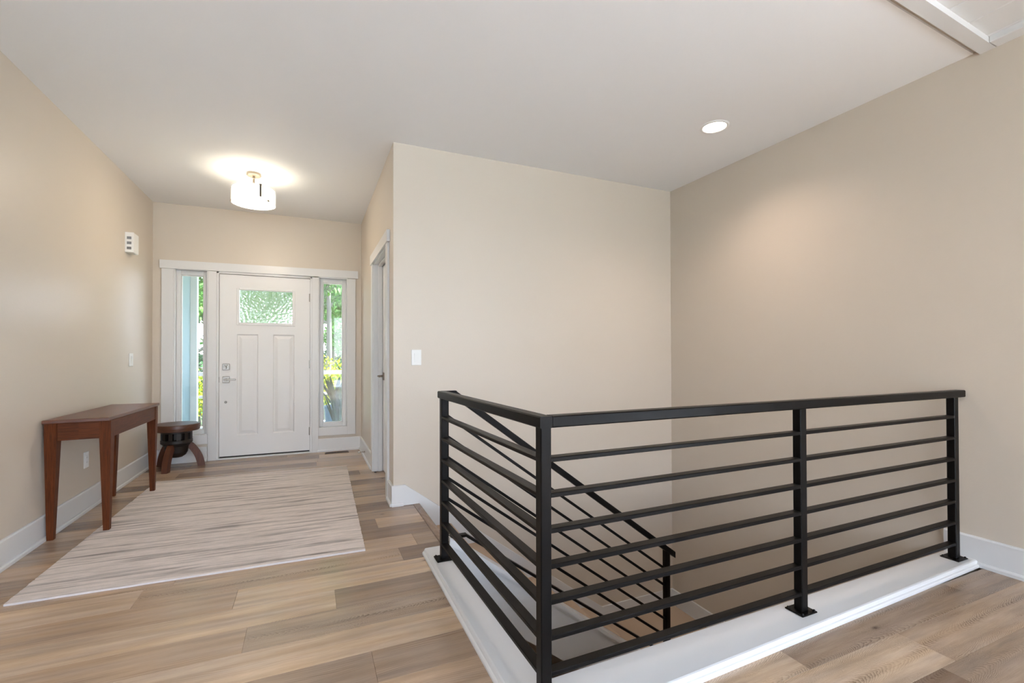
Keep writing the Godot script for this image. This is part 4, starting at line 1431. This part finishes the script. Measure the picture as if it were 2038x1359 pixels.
func outdoors() -> void:
	wall("ground_front", "green lawn in front of the house beyond the porch", [[P(-14, -0.6, 8.4), P(14, -0.45, 40)], [P(-14, -0.6, DD + 0.15), P(-3.4, -0.45, 8.4)], [P(3.6, -0.6, DD + 0.15), P(14, -0.45, 8.4)]], M.grass, "lawn")
	wall("patio", "pale concrete patio behind the house outside the great room windows", [[P(-9, -0.6, -16), P(12, -0.2, -4.75)], [P(XR + 0.13, -0.6, -4.75), P(12, -0.2, 4.0)]], M.patio, "patio")
	wall("ground_rear", "lawn behind and beside the great room windows", [[P(-30, -0.8, -34), P(14, -0.45, -4.75)], [P(-30, -0.6, -4.75), P(-4.75, -0.45, 40)]], M.grass, "lawn")
	var pf := thing("porch_floor", "pale boards of the front porch floor beyond the sidelights", "porch", Vector3.ZERO, "structure")
	for k in 16:
		bx("deck_board", P(-3.4, -0.09, DD + 0.16 + 0.14 * k), P(3.6, -0.06, DD + 0.295 + 0.14 * k), M.deck, pf, 0.003)
	bx("deck_base", P(-3.4, -0.6, DD + 0.15), P(3.6, -0.092, 8.4), M.deck, pf)
	wall("porch_roof", "white porch ceiling above the entry", [[P(-3.4, 2.72, DD + 0.15), P(3.6, 2.82, 8.6)]], M.trim, "ceiling")
	# blue-grey side wall of the porch with its white corner board
	var sd := thing("porch_wall", "blue-grey sided porch wall seen through the left sidelight", "wall", P(-1.66, -0.06, 7.2), "structure")
	bx("siding", P(-1.80, -0.06, DD + 0.16), P(-1.62, 2.72, 8.20), M.siding, sd)
	bx("corner_board", P(-1.80, -0.06, 8.20), P(-1.535, 2.72, 8.30), M.trim, sd, 0.004)
	# porch railing
	var pr := thing("porch_railing", "white porch railing seen through the sidelights", "railing", P(0.6, -0.06, 8.32))
	bx("top_rail", P(-1.53, 0.84, 8.28), P(3.6, 0.90, 8.36), M.trim, pr, 0.006)
	bx("middle_rail", P(-1.53, 0.50, 8.30), P(3.6, 0.54, 8.34), M.trim, pr, 0.004)
	bx("bottom_rail", P(-1.53, 0.02, 8.29), P(3.6, 0.07, 8.35), M.trim, pr, 0.004)
	for k in 34:
		var x := -1.42 + 0.15 * k
		if x > 0.1 and x < 0.75: continue
		bx("baluster", P(x - 0.012, 0.07, 8.308), P(x + 0.012, 0.84, 8.332), M.trim, pr)
	bx("post", P(0.09, -0.06, 8.27), P(0.155, 0.98, 8.37), M.trim, pr, 0.004)
	# pot with a spiky plant
	var pc := P(0.345, -0.06, 7.15)
	var p := thing("potted_agave", "spiky dark green agave in a blue-grey pot outside the right sidelight", "potted plant", pc)
	var s := mb()
	lathe(s, [Vector2(0.0, 0.0), Vector2(0.105, 0.0), Vector2(0.118, 0.02), Vector2(0.150, 0.44), Vector2(0.160, 0.45), Vector2(0.160, 0.49), Vector2(0.145, 0.49), Vector2(0.140, 0.44), Vector2(0.0, 0.44)], Vector3.ZERO, 36)
	obj("pot", s, M.pot, p)
	var so := mb()
	lathe(so, [Vector2(0.0, 0.455), Vector2(0.14, 0.45), Vector2(0.14, 0.442)], Vector3.ZERO, 24)
	obj("soil", so, M.soil, p)
	blades(p, 0.45, 14, 0.50, 0.052, 3)
	var q := thing("agave", "low dark agave rosette at the foot of the right sidelight", "plant", P(0.335, -0.06, 6.50))
	var base := mb()
	lathe(base, [Vector2(0.05, 0.0), Vector2(0.04, 0.25), Vector2(0.0, 0.27)], Vector3.ZERO, 12)
	obj("stem", base, M.agave, q)
	blades(q, 0.20, 13, 0.52, 0.046, 9, 0.5)
	# shrubs and trees
	shrub("golden green shrub just beyond the porch railing at the right sidelight", 0.42, 9.3, -0.45, 1.1, 1.55, M.leaf_gold, 900, 101)
	shrub("golden green shrub beyond the porch left of the front door", -1.75, 9.6, -0.45, 0.9, 1.45, M.leaf_gold, 700, 102)
	shrub("mid green shrub behind the golden shrub beyond the porch", 0.75, 10.6, -0.45, 1.5, 1.3, M.leaf, 1200, 103)
	shrub("mid green shrub low beside the white corner board", -2.0, 10.6, -0.45, 1.4, 1.1, M.leaf_dark, 1000, 104)
	shrub("dark green shrub on the lawn straight beyond the front door", -0.7, 11.2, -0.45, 2.2, 1.5, M.leaf_dark, 1800, 105)
	tree("pale barked leaning tree standing closest to the right sidelight", 0.30, 12.2, 6.5, 0.30, M.leaf, 7500, 201, 0.085)
	tree("bright green tree framed by the left sidelight", -2.9, 14.5, 6.5, -0.2, M.leaf, 12000, 202)
	tree("leafy tree behind the middle of the front door", -0.9, 16.0, 7.0, 0.2, M.leaf, 5500, 203)
	tree("tall tree farther right behind the pale barked tree", 1.5, 17.5, 7.5, 0.2, M.leaf, 12000, 204)
	tree("distant dark tree far left beyond the lawn", -5.2, 19.0, 8.0, 0.3, M.leaf_dark, 9000, 205)
	tree("distant tree at the back between the other trees", -2.2, 21.0, 8.5, 0.0, M.leaf_dark, 6000, 206)
	tree("distant tree at the far right of the lawn", 0.9, 22.5, 8.5, 0.1, M.leaf, 14000, 207)
	hedge()

func hedge() -> void:
	var t := thing("hedge", "long dense green hedge closing the lawn behind the trees", "hedge", P(-1.5, -0.45, 25.0))
	var s := mb()
	var blobs: Array = []
	for k in 28:
		var x := -10.0 + 0.74 * k
		tube(s, [Vector3(x, 0, 0), Vector3(x + 0.1, 1.2, 0.1), Vector3(x, 1.6, 0)], [0.04, 0.03, 0.01], 5)
		for y in [0.5, 1.2, 1.8]:
			blobs.append([Vector3(x, y, 0.3 * sin(k * 2.1 + y)), Vector3(0.8, 0.6, 0.7)])
	obj("stem", s, M.bark, t)
	foliage(t, blobs, 14000, M.leaf_dark, 0.2, 301)

func blades(p: Node3D, y: float, n: int, l: float, w: float, sd: int, sp := 1.0) -> void:
	var r := RandomNumberGenerator.new()
	r.seed = sd
	for i in n:
		var an := TAU * i * 0.381966 + r.randf_range(-0.2, 0.2)
		var out := r.randf_range(0.25, 0.75) * sp
		var dir := Vector3(cos(an), 0, sin(an))
		var sdv := Vector3(-dir.z, 0, dir.x)
		var s := mb()
		var prev: Array = []
		for k in 7:
			var u := k / 6.0
			var c := dir * (0.02 + l * out * u * (0.75 + 0.35 * u)) + Vector3(0, y + l * (u - 0.25 * out * u * u), 0)
			var hw: float = w * (0.62 + 0.5 * sin(u * PI * 0.75)) * pow(1.0 - u, 0.6) * 0.8 + 0.0008
			var th: float = 0.010 * (1.0 - u) + 0.0008
			var ring := [c - sdv * hw + Vector3(0, hw * 0.45, 0), c - Vector3(0, th, 0), c + sdv * hw + Vector3(0, hw * 0.45, 0), c + Vector3(0, th * 0.3, 0)]
			if k > 0: hexa(s, prev + ring)
			prev = ring
		obj("leaf", s, M.agave, p)
